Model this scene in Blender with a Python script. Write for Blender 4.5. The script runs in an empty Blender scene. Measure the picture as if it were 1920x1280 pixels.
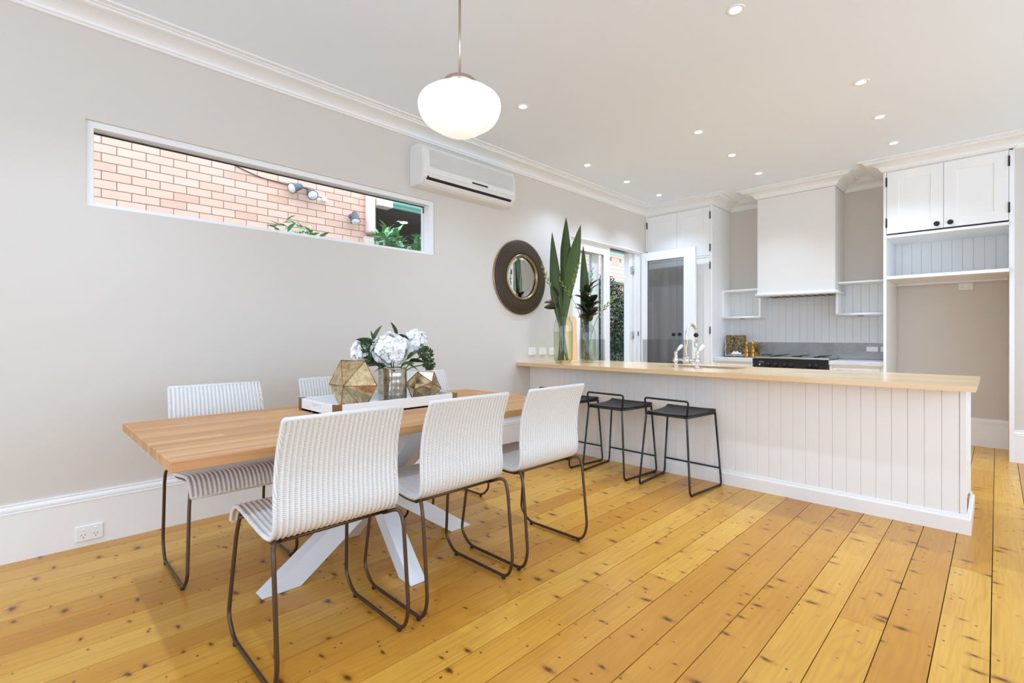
import bpy, bmesh, math, random
from mathutils import Vector, Matrix
rnd = random.Random(7)
PI = math.pi
SC = bpy.context.scene
COL = SC.collection

# ------------------------------------------------------------------ camera, world, exposure, daylight
CAM_H, F_PX, YAW = 1.2, 919.7, 0.779745
cd = bpy.data.cameras.new('camera'); cam = bpy.data.objects.new('camera', cd); COL.objects.link(cam)
cd.sensor_width = 36.0; cd.lens = F_PX / 1920 * 36.0; cd.shift_y = -10.0 / 1920
cd.clip_start = 0.02; cd.clip_end = 200
cam.location = (0, 0, CAM_H); cam.rotation_euler = (PI / 2, 0, YAW)
SC.camera = cam
SC.view_settings.view_transform = 'Standard'; SC.view_settings.look = 'None'
SC.view_settings.gamma = 1.0; SC.view_settings.use_curve_mapping = False
SC.view_settings.exposure = 0.58
SKY = 2.15
w = bpy.data.worlds.new('sky'); SC.world = w; w.use_nodes = True
bg = w.node_tree.nodes['Background']; bg.inputs[0].default_value = (0.79, 0.965, 1.20, 1); bg.inputs[1].default_value = SKY
SC.cycles.use_denoising = True
SC.cycles.max_bounces = 14; SC.cycles.diffuse_bounces = 7; SC.cycles.glossy_bounces = 5
SC.cycles.transparent_max_bounces = 16; SC.cycles.caustics_reflective = False; SC.cycles.caustics_refractive = False
SC.cycles.sample_clamp_indirect = 6.0

def portal(name, loc, rot, sx, sy):
    l = bpy.data.lights.new(name, 'AREA'); l.shape = 'RECTANGLE'; l.size = sx; l.size_y = sy
    l.cycles.is_portal = True
    o = bpy.data.objects.new(name, l); COL.objects.link(o); o.location = loc; o.rotation_euler = rot
    return o
REAR_Y, RIGHT_X, CEIL, XW, YB = -3.0, 2.6, 3.08, -3.73, 7.25
# unseen window openings behind and beside the camera, sized for the daylight wanted
RW = dict(x0=-3.0, x1=2.1, z0=0.12, z1=2.75)
SW = dict(y0=-1.4, y1=6.2, z0=0.55, z1=2.8)
portal('rear_daylight_portal', ((RW['x0'] + RW['x1']) / 2, REAR_Y - .12, (RW['z0'] + RW['z1']) / 2), (PI / 2, 0, 0), RW['x1'] - RW['x0'], RW['z1'] - RW['z0'])
portal('side_daylight_portal', (RIGHT_X + .12, (SW['y0'] + SW['y1']) / 2, (SW['z0'] + SW['z1']) / 2), (PI / 2, 0, PI / 2), SW['y1'] - SW['y0'], SW['z1'] - SW['z0'])
portal('high_window_portal', (-3.93, 1.51, 2.2), (PI / 2, 0, -PI / 2), 2.4, .45)
DOWNLIGHT_W = 43.0
LAMP_COL = (0.765, 0.97, 1.28)

# ------------------------------------------------------------------ mesh helpers
class MB:
    def __init__(s): s.v, s.f, s.s, s.uv = [], [], [], None
    def add(s, vs, fs, smooth=False):
        b = len(s.v); s.v += [tuple(p) for p in vs]
        s.f += [tuple(i + b for i in f) for f in fs]; s.s += [smooth] * len(fs)
        return s
    def box(s, x0, x1, y0, y1, z0, z1, c=0.0, M=None):
        if x1 < x0: x0, x1 = x1, x0
        if y1 < y0: y0, y1 = y1, y0
        if z1 < z0: z0, z1 = z1, z0
        c = min(c, .45 * min(x1 - x0, y1 - y0, z1 - z0))
        if c <= 0:
            vs = [(x, y, z) for z in (z0, z1) for y in (y0, y1) for x in (x0, x1)]
            fs = [(0, 2, 3, 1), (4, 5, 7, 6), (0, 1, 5, 4), (2, 6, 7, 3), (0, 4, 6, 2), (1, 3, 7, 5)]
        else:
            vs, ix = [], {}
            for i, x in enumerate((x0, x1)):
                for j, y in enumerate((y0, y1)):
                    for k, z in enumerate((z0, z1)):
                        ax = x + (c, -c)[i]; ay = y + (c, -c)[j]; az = z + (c, -c)[k]
                        for a, p in enumerate(((x, ay, az), (ax, y, az), (ax, ay, z))):
                            ix[i, j, k, a] = len(vs); vs.append(p)
            fs = []
            for i in (0, 1):
                fs.append([ix[i, 0, 0, 0], ix[i, 1, 0, 0], ix[i, 1, 1, 0], ix[i, 0, 1, 0]])
                fs.append([ix[0, i, 0, 1], ix[1, i, 0, 1], ix[1, i, 1, 1], ix[0, i, 1, 1]])
                fs.append([ix[0, 0, i, 2], ix[1, 0, i, 2], ix[1, 1, i, 2], ix[0, 1, i, 2]])
                for j in (0, 1):
                    fs.append([ix[i, j, 0, 0], ix[i, j, 1, 0], ix[i, j, 1, 1], ix[i, j, 0, 1]])
                    fs.append([ix[i, 0, j, 0], ix[i, 1, j, 0], ix[i, 1, j, 2], ix[i, 0, j, 2]])
                    fs.append([ix[0, i, j, 1], ix[1, i, j, 1], ix[1, i, j, 2], ix[0, i, j, 2]])
                    for k in (0, 1): fs.append([ix[i, j, k, 0], ix[i, j, k, 1], ix[i, j, k, 2]])
        if M is not None: vs = [M @ Vector(p) for p in vs]
        return s.add(vs, fs)
    def tube(s, path, r, n=8, caps=True, closed=False, M=None):
        P = [Vector(p) for p in path]; m = len(P)
        if M is not None: P = [M @ p for p in P]
        R = r if isinstance(r, (list, tuple)) else [r] * m
        T = []
        for i in range(m):
            a = P[(i - 1) % m] if (closed or i) else P[0]
            b = P[(i + 1) % m] if (closed or i < m - 1) else P[-1]
            d = b - a; T.append(d.normalized() if d.length > 1e-9 else Vector((0, 0, 1)))
        u = T[0].orthogonal().normalized(); vs = []
        for i in range(m):
            if i:
                q = T[i - 1].rotation_difference(T[i]); u = (q @ u); u = (u - T[i] * u.dot(T[i])).normalized()
            b = T[i].cross(u)
            for k in range(n):
                a = 2 * PI * k / n
                vs.append(P[i] + (u * math.cos(a) + b * math.sin(a)) * R[i])
        fs = []
        for i in range(m if closed else m - 1):
            j = (i + 1) % m
            for k in range(n):
                fs.append((i * n + k, i * n + (k + 1) % n, j * n + (k + 1) % n, j * n + k))
        s.add(vs, fs, True)
        if caps and not closed:
            b = len(s.v) - m * n
            s.f.append(tuple(range(b + n - 1, b - 1, -1))); s.f.append(tuple(b + (m - 1) * n + k for k in range(n))); s.s += [False, False]
        return s
    def lathe(s, prof, n=24, c=(0, 0, 0), M=None, smooth=True):
        vs, rows = [], []
        for r, z in prof:
            if r < 1e-6: rows.append([len(vs)]); vs.append((c[0], c[1], c[2] + z))
            else:
                rows.append(list(range(len(vs), len(vs) + n)))
                vs += [(c[0] + r * math.cos(2 * PI * k / n), c[1] + r * math.sin(2 * PI * k / n), c[2] + z) for k in range(n)]
        fs = []
        for a, b in zip(rows, rows[1:]):
            for k in range(n):
                q = (k + 1) % n
                if len(a) == 1 and len(b) == 1: continue
                if len(a) == 1: fs.append((a[0], b[q], b[k]))
                elif len(b) == 1: fs.append((a[k], a[q], b[0]))
                else: fs.append((a[k], a[q], b[q], b[k]))
        if M is not None: vs = [M @ Vector(p) for p in vs]
        return s.add(vs, fs, smooth)
    def prism(s, poly, a0, a1, axis='y', M=None, smooth=False):
        n = len(poly)
        def P(p, a): return {'x': (a, p[0], p[1]), 'y': (p[0], a, p[1]), 'z': (p[0], p[1], a)}[axis]
        vs = [P(p, a0) for p in poly] + [P(p, a1) for p in poly]
        if M is not None: vs = [M @ Vector(p) for p in vs]
        s.add(vs, [(i, (i + 1) % n, n + (i + 1) % n, n + i) for i in range(n)], smooth)
        b = len(s.v) - 2 * n
        s.f += [tuple(b + i for i in range(n - 1, -1, -1)), tuple(b + n + i for i in range(n))]; s.s += [False, False]
        return s
    def sphere(s, c, r, n=12, m=8, sc=(1, 1, 1), M=None):
        pr = [(r * math.sin(PI * i / m) * 1.0, -r * math.cos(PI * i / m)) for i in range(m + 1)]
        pr[0] = (0, -r); pr[-1] = (0, r)
        t = MB().lathe(pr, n)
        vs = [Vector((p[0] * sc[0], p[1] * sc[1], p[2] * sc[2])) for p in t.v]
        if M is not None: vs = [M @ p for p in vs]
        return s.add([p + Vector(c) for p in vs], t.f, True)
    def sweep(s, prof, path, side=1):
        """prof: closed list of (offset, z); path: xy polyline; mitred; offset goes to the right of travel"""
        P = [Vector((p[0], p[1])) for p in path]; m, n = len(P), len(prof); vs = []
        for i in range(m):
            ds = []
            if i: ds.append((P[i] - P[i - 1]).normalized())
            if i < m - 1: ds.append((P[i + 1] - P[i]).normalized())
            ns = [Vector((d.y, -d.x)) * side for d in ds]
            if len(ns) == 1: mt = ns[0]
            else:
                mt = (ns[0] + ns[1]); mt = mt / max(.2, mt.dot(ns[0]))
            vs += [(P[i].x + mt.x * o, P[i].y + mt.y * o, z) for o, z in prof]
        fs = [(i * n + k, i * n + (k + 1) % n, (i + 1) * n + (k + 1) % n, (i + 1) * n + k) for i in range(m - 1) for k in range(n)]
        s.add(vs, fs)
        b = len(s.v) - m * n
        s.f += [tuple(range(b, b + n)), tuple(range(b + (m - 1) * n + n - 1, b + (m - 1) * n - 1, -1))]; s.s += [False, False]
        return s
    def grid(s, fn, nu, nv, smooth=True, closed_u=False):
        b = len(s.v)
        for j in range(nv):
            for i in range(nu): s.v.append(tuple(fn(i / (nu if closed_u else nu - 1), j / (nv - 1))))
        mu = nu if closed_u else nu - 1
        for j in range(nv - 1):
            for i in range(mu):
                q = (i + 1) % nu
                s.f.append((b + j * nu + i, b + j * nu + q, b + (j + 1) * nu + q, b + (j + 1) * nu + i)); s.s.append(smooth)
        return s
    def mesh(s, name, mat, off=(0, 0, 0), recalc=True):
        me = bpy.data.meshes.new(name)
        me.from_pydata([(x - off[0], y - off[1], z - off[2]) for x, y, z in s.v], [], s.f)
        me.polygons.foreach_set('use_smooth', s.s)
        if s.uv:
            ul = me.uv_layers.new(name='UVMap')
            for li, lp in enumerate(me.loops): ul.data[li].uv = s.uv[lp.vertex_index]
        if recalc:
            bm = bmesh.new(); bm.from_mesh(me); bmesh.ops.recalc_face_normals(bm, faces=bm.faces); bm.to_mesh(me); bm.free()
        for m_ in (mat if isinstance(mat, (list, tuple)) else [mat]): me.materials.append(m_)
        me.update(); return me

def fillet(pts, r, seg=5):
    P = [Vector(p) for p in pts]; out = [P[0]]
    rr = r if isinstance(r, (list, tuple)) else [r] * len(P)
    for i in range(1, len(P) - 1):
        a, b, c = P[i - 1], P[i], P[i + 1]
        d1 = (a - b); d2 = (c - b); t = min(rr[i], d1.length * .49, d2.length * .49)
        p, q = b + d1.normalized() * t, b + d2.normalized() * t
        for k in range(seg + 1):
            u = k / seg; out.append(p * (1 - u) ** 2 + b * 2 * u * (1 - u) + q * u * u)
    out.append(P[-1]); return out

# ------------------------------------------------------------------ object helpers
OFF = {}
def thing(name, label, cat, loc=(0, 0, 0), group=None, kind=None):
    o = bpy.data.objects.new(name, None); COL.objects.link(o); o.location = loc; o.empty_display_size = .1
    o['label'] = label; o['category'] = cat
    if group: o['group'] = group
    if kind: o['kind'] = kind
    OFF[o] = Vector(loc); return o
def part(name, mb, mat, parent, label=None, kind=None, recalc=True):
    off = OFF[parent]
    o = bpy.data.objects.new(name, mb.mesh(name, mat, off, recalc)); COL.objects.link(o)
    o.parent = parent; OFF[o] = off
    if label: o['label'] = label
    if kind: o['kind'] = kind
    return o
def piece(name, me, loc, parent, rot=None):
    o = bpy.data.objects.new(name, me); COL.objects.link(o); o.parent = parent
    o.location = Vector(loc) - OFF[parent]
    if rot is not None: o.rotation_euler = rot
    return o
def solo(name, mb, mat, label, cat, group=None, kind=None, loc=None):
    L = Vector(loc) if loc is not None else Vector((0, 0, 0))
    o = bpy.data.objects.new(name, mb.mesh(name, mat, L)); COL.objects.link(o); o.location = L; OFF[o] = L
    o['label'] = label; o['category'] = cat
    if group: o['group'] = group
    if kind: o['kind'] = kind
    return o
def struct(name, mb, mat, label, cat): return solo(name, mb, mat, label, cat, kind='structure')
def kids(o): return [c for c in bpy.data.objects if c.parent == o]
def dup(o, parent=None, loc=None, rotz=None, label=None, ch=None):
    c = o.copy(); COL.objects.link(c)
    if parent is not None: c.parent = parent
    if loc is not None: c.location = loc
    if rotz is not None: c.rotation_euler = (0, 0, rotz)
    if label: c['label'] = label
    for k in kids(o): dup(k, c)
    return c

# ------------------------------------------------------------------ materials
def lin(r, g, b):
    f = lambda c: (c / 255 / 12.92) if c <= 10 else ((c / 255 + .055) / 1.055) ** 2.4
    return (f(r), f(g), f(b), 1)
class NT:
    def __init__(s, name):
        s.m = bpy.data.materials.new(name); s.m.use_nodes = True; s.t = s.m.node_tree
        s.b = s.t.nodes['Principled BSDF']; s.out = s.t.nodes['Material Output']
    def n(s, ty, **k):
        nd = s.t.nodes.new(ty)
        for a, v in k.items():
            if a.startswith('i_'): nd.inputs[int(a[2:])].default_value = v
            else: setattr(nd, a, v)
        return nd
    def l(s, a, b): s.t.links.new(a, b)
    def math(s, op, a, b=None, clamp=False):
        nd = s.n('ShaderNodeMath', operation=op); nd.use_clamp = clamp
        for i, v in enumerate((a, b)):
            if v is None: continue
            if isinstance(v, (int, float)): nd.inputs[i].default_value = v
            else: s.l(v, nd.inputs[i])
        return nd.outputs[0]
    def mix(s, fac, a, b, mode='MIX'):
        nd = s.n('ShaderNodeMix', data_type='RGBA', blend_type=mode)
        for i, v in ((0, fac), (6, a), (7, b)):
            if isinstance(v, (int, float)): nd.inputs[i].default_value = v
            elif isinstance(v, tuple): nd.inputs[i].default_value = v
            else: s.l(v, nd.inputs[i])
        return nd.outputs[2]
    def ramp(s, fac, stops):
        nd = s.n('ShaderNodeValToRGB'); cr = nd.color_ramp
        while len(cr.elements) < len(stops): cr.elements.new(.5)
        for e, (p, c) in zip(cr.elements, stops): e.position = p; e.color = c if len(c) == 4 else (*c, 1)
        s.l(fac, nd.inputs[0]); return nd.outputs[0]
    def coord(s, sc=(1, 1, 1), which='Object', rand=0.0):
        tc = s.n('ShaderNodeTexCoord'); v = tc.outputs[which]
        if rand:
            oi = s.n('ShaderNodeObjectInfo'); cmb = s.n('ShaderNodeCombineXYZ')
            s.l(s.math('MULTIPLY', oi.outputs['Random'], rand), cmb.inputs[0]); s.l(s.math('MULTIPLY', oi.outputs['Random'], rand * 3.7), cmb.inputs[1])
            ad = s.n('ShaderNodeVectorMath', operation='ADD'); s.l(v, ad.inputs[0]); s.l(cmb.outputs[0], ad.inputs[1]); v = ad.outputs[0]
        mp = s.n('ShaderNodeMapping'); mp.inputs['Scale'].default_value = sc; s.l(v, mp.inputs[0]); return mp.outputs[0]
    def noise(s, vec, scale=1, detail=4, rough=.55, dist=0):
        nd = s.n('ShaderNodeTexNoise'); nd.inputs['Scale'].default_value = scale; nd.inputs['Detail'].default_value = detail
        nd.inputs['Roughness'].default_value = rough; nd.inputs['Distortion'].default_value = dist; s.l(vec, nd.inputs['Vector']); return nd.outputs['Fac']
    def bump(s, h, strength=.2, dist=.01):
        nd = s.n('ShaderNodeBump'); nd.inputs['Strength'].default_value = strength; nd.inputs['Distance'].default_value = dist
        s.l(h, nd.inputs['Height']); s.l(nd.outputs[0], s.b.inputs['Normal'])
    def col(s, c):
        if isinstance(c, tuple): s.b.inputs['Base Color'].default_value = c
        else: s.l(c, s.b.inputs['Base Color'])
    def set(s, rough=None, metal=None, **k):
        if rough is not None:
            if isinstance(rough, (int, float)): s.b.inputs['Roughness'].default_value = rough
            else: s.l(rough, s.b.inputs['Roughness'])
        if metal is not None: s.b.inputs['Metallic'].default_value = metal
        for a, v in k.items(): s.b.inputs[{'Specular_IOR_Level': 'Specular IOR Level'}.get(a, a.replace('_', ' '))].default_value = v
        return s.m

def paint(name, rgb, rough=.5, metal=0, var=.02, scale=6, bump=0):
    t = NT(name); c = lin(*rgb); v = t.coord()
    nz = t.noise(v, scale, 3)
    d = tuple(max(0, x * (1 - var * 2)) for x in c[:3]) + (1,)
    t.col(t.mix(nz, d, c))
    if bump: t.bump(t.noise(v, 220, 3), bump, .002)
    return t.set(rough, metal)
def arch_glass(name, tint=(1, 1, 1, 1), refl=1.0, edge=None):
    t = NT(name); t.t.nodes.remove(t.b)
    tr = t.n('ShaderNodeBsdfTransparent'); tr.inputs[0].default_value = tint
    gl = t.n('ShaderNodeBsdfGlossy'); gl.inputs['Roughness'].default_value = .02
    fr = t.n('ShaderNodeFresnel'); ge = t.n('ShaderNodeNewGeometry')
    t.l(t.math('SUBTRACT', 1.45, t.math('MULTIPLY', ge.outputs['Backfacing'], 1.45 - 1 / 1.45)), fr.inputs[0])   # a pane is thin: same reflectance on both faces
    if edge:
        lw = t.n('ShaderNodeLayerWeight'); lw.inputs[0].default_value = .35
        t.l(t.ramp(lw.outputs['Facing'], [(0, tint), (.55, tint), (1, edge)]), tr.inputs[0])
    mx = t.n('ShaderNodeMixShader'); t.l(t.math('MULTIPLY', fr.outputs[0], refl), mx.inputs[0])
    t.l(tr.outputs[0], mx.inputs[1]); t.l(gl.outputs[0], mx.inputs[2]); t.l(mx.outputs[0], t.out.inputs[0]); return t.m
def emit(name, rgb, s):
    t = NT(name); t.set(.4); t.col(rgb); t.b.inputs['Emission Color'].default_value = rgb; t.b.inputs['Emission Strength'].default_value = s; return t.m

def floor_wood():
    t = NT('pine_floor'); v = t.coord((1, 1, 1), rand=53.0)
    sep = t.n('ShaderNodeMapping'); sep.inputs['Scale'].default_value = (1, .13, 1); t.l(v, sep.inputs[0])
    # knots
    vo = t.n('ShaderNodeTexVoronoi', voronoi_dimensions='2D'); vo.inputs['Scale'].default_value = 5.0; vo.inputs['Randomness'].default_value = 1
    wv = t.n('ShaderNodeVectorMath', operation='ADD'); nzc = t.n('ShaderNodeTexNoise'); nzc.inputs['Scale'].default_value = 14
    t.l(v, nzc.inputs['Vector']); sc_ = t.n('ShaderNodeVectorMath', operation='SCALE'); sc_.inputs['Scale'].default_value = .03
    t.l(nzc.outputs['Color'], sc_.inputs[0]); t.l(v, wv.inputs[0]); t.l(sc_.outputs[0], wv.inputs[1])
    ks = t.n('ShaderNodeMapping'); ks.inputs['Scale'].default_value = (1, 2.1, 1); t.l(wv.outputs[0], ks.inputs[0])
    t.l(ks.outputs[0], vo.inputs['Vector'])
    sepc = t.n('ShaderNodeSeparateColor'); t.l(vo.outputs['Color'], sepc.inputs[0])
    size = t.math('ADD', t.math('MULTIPLY', t.math('POWER', sepc.outputs[0], 2.2), .125), .018)
    on = t.math('GREATER_THAN', sepc.outputs[1], .12)
    ratio = t.math('DIVIDE', vo.outputs['Distance'], size)
    core = t.math('MULTIPLY', t.math('SUBTRACT', 1.25, ratio, True), on, True)
    halo = t.math('MULTIPLY', t.math('SUBTRACT', 1.0, t.math('MULTIPLY', ratio, .33), True), on, True)
    # second, sparse set: small nail holes and pin knots
    v2 = t.n('ShaderNodeTexVoronoi', voronoi_dimensions='2D'); v2.inputs['Scale'].default_value = 10.5; t.l(v, v2.inputs['Vector'])
    s2 = t.n('ShaderNodeSeparateColor'); t.l(v2.outputs['Color'], s2.inputs[0])
    pin = t.math('MULTIPLY', t.math('LESS_THAN', v2.outputs['Distance'], .055), t.math('GREATER_THAN', s2.outputs[0], .82))
    # grain
    gx = t.n('ShaderNodeMapping'); gx.inputs['Scale'].default_value = (60, 2.0, 1); t.l(v, gx.inputs[0])
    fine = t.noise(gx.outputs[0], 1, 5, .6)
    wob = t.n('ShaderNodeMapping'); wob.inputs['Scale'].default_value = (5, .8, 1); t.l(v, wob.inputs[0])
    nw = t.noise(wob.outputs[0], 1, 2)
    sx = t.n('ShaderNodeSeparateXYZ'); t.l(v, sx.inputs[0])
    ph = t.math('ADD', t.math('ADD', t.math('MULTIPLY', sx.outputs[0], 210.0), t.math('MULTIPLY', nw, 75.0)), t.math('MULTIPLY', halo, 7.0))
    ring = t.math('ADD', t.math('MULTIPLY', t.math('SINE', ph), .5), .5)
    ring = t.math('POWER', ring, 2.2)
    pv = t.n('ShaderNodeMapping'); pv.inputs['Scale'].default_value = (2.6, .9, 1); t.l(v, pv.inputs[0])
    patch = t.noise(pv.outputs[0], 1, 3)
    oi = t.n('ShaderNodeObjectInfo')
    tone = t.math('ADD', t.math('MULTIPLY', oi.outputs['Random'], .75), t.math('MULTIPLY', patch, .5))
    base = t.ramp(tone, [(0.15, lin(220, 172, 76)), (.6, lin(208, 153, 56)), (.95, lin(188, 128, 38)), (1.0, lin(174, 112, 30))])
    c = t.mix(t.math('MULTIPLY', t.math('MULTIPLY', ring, t.ramp(patch, [(.35, (.25, .25, .25)), (.65, (1, 1, 1))])), .26), base, lin(172, 106, 36))
    c = t.mix(t.math('MULTIPLY', t.ramp(fine, [(.42, (0, 0, 0)), (.75, (1, 1, 1))]), .35), c, lin(164, 104, 44))
    c = t.mix(t.math('MULTIPLY', t.math('POWER', halo, 1.5), .7), c, lin(146, 86, 20))
    c = t.mix(t.math('MULTIPLY', core, .92, True), c, lin(74, 34, 6))
    c = t.mix(t.math('MULTIPLY', pin, .8), c, lin(64, 36, 16))
    t.col(c); t.bump(t.math('ADD', ring, fine), .05, .003)
    return t.set(t.math('ADD', t.math('MULTIPLY', fine, .08), .27), Coat_Weight=.10, Coat_Roughness=.2, Specular_IOR_Level=.35)

def stave_wood(name, cols, pitch=.07, axis=0, rough=.35, along=1, dark=lin(150, 100, 60), coat=0.0):
    """glued staves running along one axis"""
    t = NT(name); v = t.coord()
    sx = t.n('ShaderNodeSeparateXYZ'); t.l(v, sx.inputs[0])
    wn = t.n('ShaderNodeTexWhiteNoise', noise_dimensions='2D'); cb = t.n('ShaderNodeCombineXYZ')
    row = t.math('FLOOR', t.math('DIVIDE', sx.outputs[axis], pitch)); t.l(row, cb.inputs[0])
    seg = t.math('FLOOR', t.math('ADD', t.math('DIVIDE', sx.outputs[along], 1.1), t.math('MULTIPLY', row, .37))); t.l(seg, cb.inputs[1])
    t.l(cb.outputs[0], wn.inputs['Vector'])
    s = [14, 14, 14]; s[along] = 1.1; s[axis] = 46; s[2] = 40
    mp = t.n('ShaderNodeMapping'); mp.inputs['Scale'].default_value = s; t.l(v, mp.inputs[0])
    sh = t.n('ShaderNodeVectorMath', operation='ADD'); t.l(mp.outputs[0], sh.inputs[0]); t.l(wn.outputs['Color'], sh.inputs[1])
    g = t.noise(sh.outputs[0], 1, 6, .62, .4)
    base = t.ramp(wn.outputs['Value'], [(i / (len(cols) - 1), c) for i, c in enumerate(cols)])
    c = t.mix(t.math('MULTIPLY', t.ramp(g, [(.38, (0, 0, 0)), (.72, (1, 1, 1))]), .55), base, dark)
    t.col(c); t.bump(g, .06, .003); return t.set(rough, Coat_Weight=coat, Coat_Roughness=.12)

def wicker_mat():
    t = NT('white_wicker'); tc = t.n('ShaderNodeTexCoord'); sx = t.n('ShaderNodeSeparateXYZ'); t.l(tc.outputs['UV'], sx.inputs[0])
    U, V = sx.outputs[0], sx.outputs[1]                      # metres across and along the weave
    cell = t.math('FLOOR', t.math('DIVIDE', U, .01)); ph = t.math('MULTIPLY', cell, PI)
    wob = t.noise(tc.outputs['UV'], 60, 2)
    vv = t.math('ADD', t.math('MULTIPLY', V, 2 * PI / .0064), t.math('ADD', ph, t.math('MULTIPLY', wob, 2.5)))
    strand = t.math('ADD', t.math('MULTIPLY', t.math('SINE', vv), .5), .5)
    cu = t.math('ABSOLUTE', t.math('SINE', t.math('MULTIPLY', U, PI / .01)))
    h = t.math('MULTIPLY', strand, t.math('ADD', t.math('MULTIPLY', cu, .6), .4))
    hole = t.math('SUBTRACT', 1.0, t.math('MULTIPLY', h, 3.2), True)
    wear = t.noise(tc.outputs['UV'], 30, 4)
    c = t.mix(t.math('MULTIPLY', wear, .3), lin(240, 239, 236), lin(220, 218, 214))
    rv = t.math('ADD', t.math('MULTIPLY', t.math('COSINE', t.math('MULTIPLY', U, 2 * PI / .0197)), .5), .5)
    c = t.mix(t.math('MULTIPLY', t.math('MULTIPLY', hole, t.math('SUBTRACT', 1.0, t.math('MULTIPLY', rv, .45))), .95), c, lin(120, 116, 112))
    c = t.mix(t.math('MULTIPLY', t.math('SUBTRACT', 1.0, rv), .20), c, lin(190, 188, 186))  # shading between the ribs, mixed into the colour
    t.col(c); t.bump(h, .3, .002); return t.set(.62)

def brick_mat():
    t = NT('pink_brick'); oi = t.n('ShaderNodeObjectInfo'); v = t.coord((1, 1, 1), rand=9)
    base = t.ramp(oi.outputs['Random'], [(0, lin(233, 184, 160)), (.5, lin(239, 194, 172)), (1, lin(225, 170, 145))])
    c = t.mix(t.math('MULTIPLY', t.noise(v, 40, 4), .4), base, lin(242, 204, 180)); t.col(c); t.bump(t.noise(v, 90, 3), .2, .004); return t.set(.9)

def mercury_mat(name, c0, c1, rough=.16):
    t = NT(name); v = t.coord()
    n1 = t.noise(v, 22, 5, .7); n2 = t.noise(v, 150, 3, .7)
    sp = t.math('MULTIPLY', t.ramp(n2, [(.54, (0, 0, 0)), (.62, (1, 1, 1))]), t.ramp(n1, [(.38, (0, 0, 0)), (.55, (1, 1, 1))]))
    t.col(t.mix(t.math('MULTIPLY', sp, .85), t.mix(t.ramp(n1, [(.35, (0, 0, 0)), (.65, (1, 1, 1))]), c0, c1), lin(64, 50, 30))); t.l(t.math('ADD', t.math('MULTIPLY', sp, .4), rough), t.b.inputs['Roughness'])
    return t.set(None, .88)

def leaf_mat(name, top, under, vein=None, rough=.35):
    t = NT(name); g = t.n('ShaderNodeNewGeometry'); v = t.coord()
    n = t.noise(v, 18, 3); a = t.mix(n, top, tuple(x * .6 for x in top[:3]) + (1,))
    t.col(t.mix(g.outputs['Backfacing'], a, under)); return t.set(rough)

def stone_mat(name, a, b, rough=.4):
    t = NT(name); v = t.coord(); n = t.noise(v, 9, 8, .65, .6); t.col(t.mix(t.ramp(n, [(.35, (0, 0, 0)), (.65, (1, 1, 1))]), a, b)); return t.set(rough)

M = {}
M['wall'] = paint('warm_grey_wall_paint', (214, 208, 200), .75, var=.01, bump=.05)
M['ceiling'] = paint('ceiling_paint', (237, 245, 253), .85, var=.005)
M['trim'] = paint('white_trim_gloss', (238, 238, 237), .32, var=.005)
M['cab'] = paint('white_cabinet_satin', (240, 240, 239), .22, var=.005)
M['cab_in'] = paint('white_board_paint', (232, 232, 231), .4, var=.005)
M['floor'] = floor_wood()
M['sub'] = paint('dark_subfloor', (26, 15, 7), .9)
M['oak'] = stave_wood('oak_table', [lin(198, 146, 96), lin(210, 162, 110), lin(186, 134, 84), lin(214, 168, 118)], .055, 0, .5, 1, lin(150, 100, 58))
M['bench'] = stave_wood('pale_timber_benchtop', [lin(228, 194, 146), lin(234, 204, 160), lin(218, 182, 132), lin(230, 198, 150)], .09, 1, .22, 0, lin(214, 178, 132), .3)
M['board'] = stave_wood('birch_board', [lin(236, 200, 150), lin(240, 206, 158)], .06, 1, .5, 2, lin(214, 172, 118))
M['wicker'] = wicker_mat()
M['bronze'] = paint('bronze_tube', (92, 72, 56), .38, .75)
M['rubber'] = paint('black_rubber', (24, 22, 21), .7)
M['black'] = paint('black_powdercoat', (20, 20, 21), .38)
M['blackseat'] = paint('black_seat', (17, 17, 18), .42, bump=.1)
M['legwhite'] = paint('white_powdercoat_leg', (226, 230, 235), .35)
M['chrome'] = paint('chrome', (226, 226, 228), .08, 1.0)
M['nickel'] = paint('brushed_nickel', (196, 182, 166), .28, 1.0)
M['steel'] = paint('stainless_steel', (200, 200, 200), .25, 1.0)
M['ceramic'] = paint('white_ceramic', (248, 248, 248), .12)
M['plastic'] = paint('white_plastic', (240, 240, 238), .35)
M['acplastic'] = paint('ac_plastic', (232, 231, 227), .38)
M['acgrille'] = paint('ac_grille_plastic', (212, 211, 207), .5)
M['dark'] = paint('dark_slot', (18, 18, 20), .6)
M['panelblack'] = paint('black_enamel', (34, 35, 37), .2)
M['stone'] = stone_mat('grey_stone', lin(158, 157, 154), lin(176, 175, 172))
M['worktop'] = stone_mat('pale_grey_worktop', lin(206, 205, 203), lin(216, 215, 213), .3)
M['knob'] = paint('dark_pewter', (52, 52, 54), .3, .8)
M['hinge'] = paint('black_hinge', (38, 38, 38), .5, .4)
M['hood'] = paint('hood_paint', (230, 227, 222), .6)
M['glass'] = arch_glass('window_glass', (.97, .985, .98, 1))
M['screen'] = arch_glass('grey_tinted_glass', (.70, .70, .70, 1), .8)
M['acrylic'] = arch_glass('clear_acrylic', (.90, .90, .90, 1), 1.0)
M['vase'] = arch_glass('vase_glass', (.985, .99, .985, 1), 1.3, (.55, .58, .54, 1))
M['water'] = arch_glass('green_water', (.90, .93, .76, 1), .5, (.66, .70, .46, 1))
M['opal'] = emit('opal_glass', (1.0, .985, .955, 1), .29)
M['lens'] = emit('downlight_lens', (1, .98, .94, 1), 14.0)
M['bulb'] = paint('flood_lamp_glass', (240, 246, 246), .15)
M['brick'] = brick_mat(); M['mortar'] = paint('brown_mortar', (150, 122, 108), .95)
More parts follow.
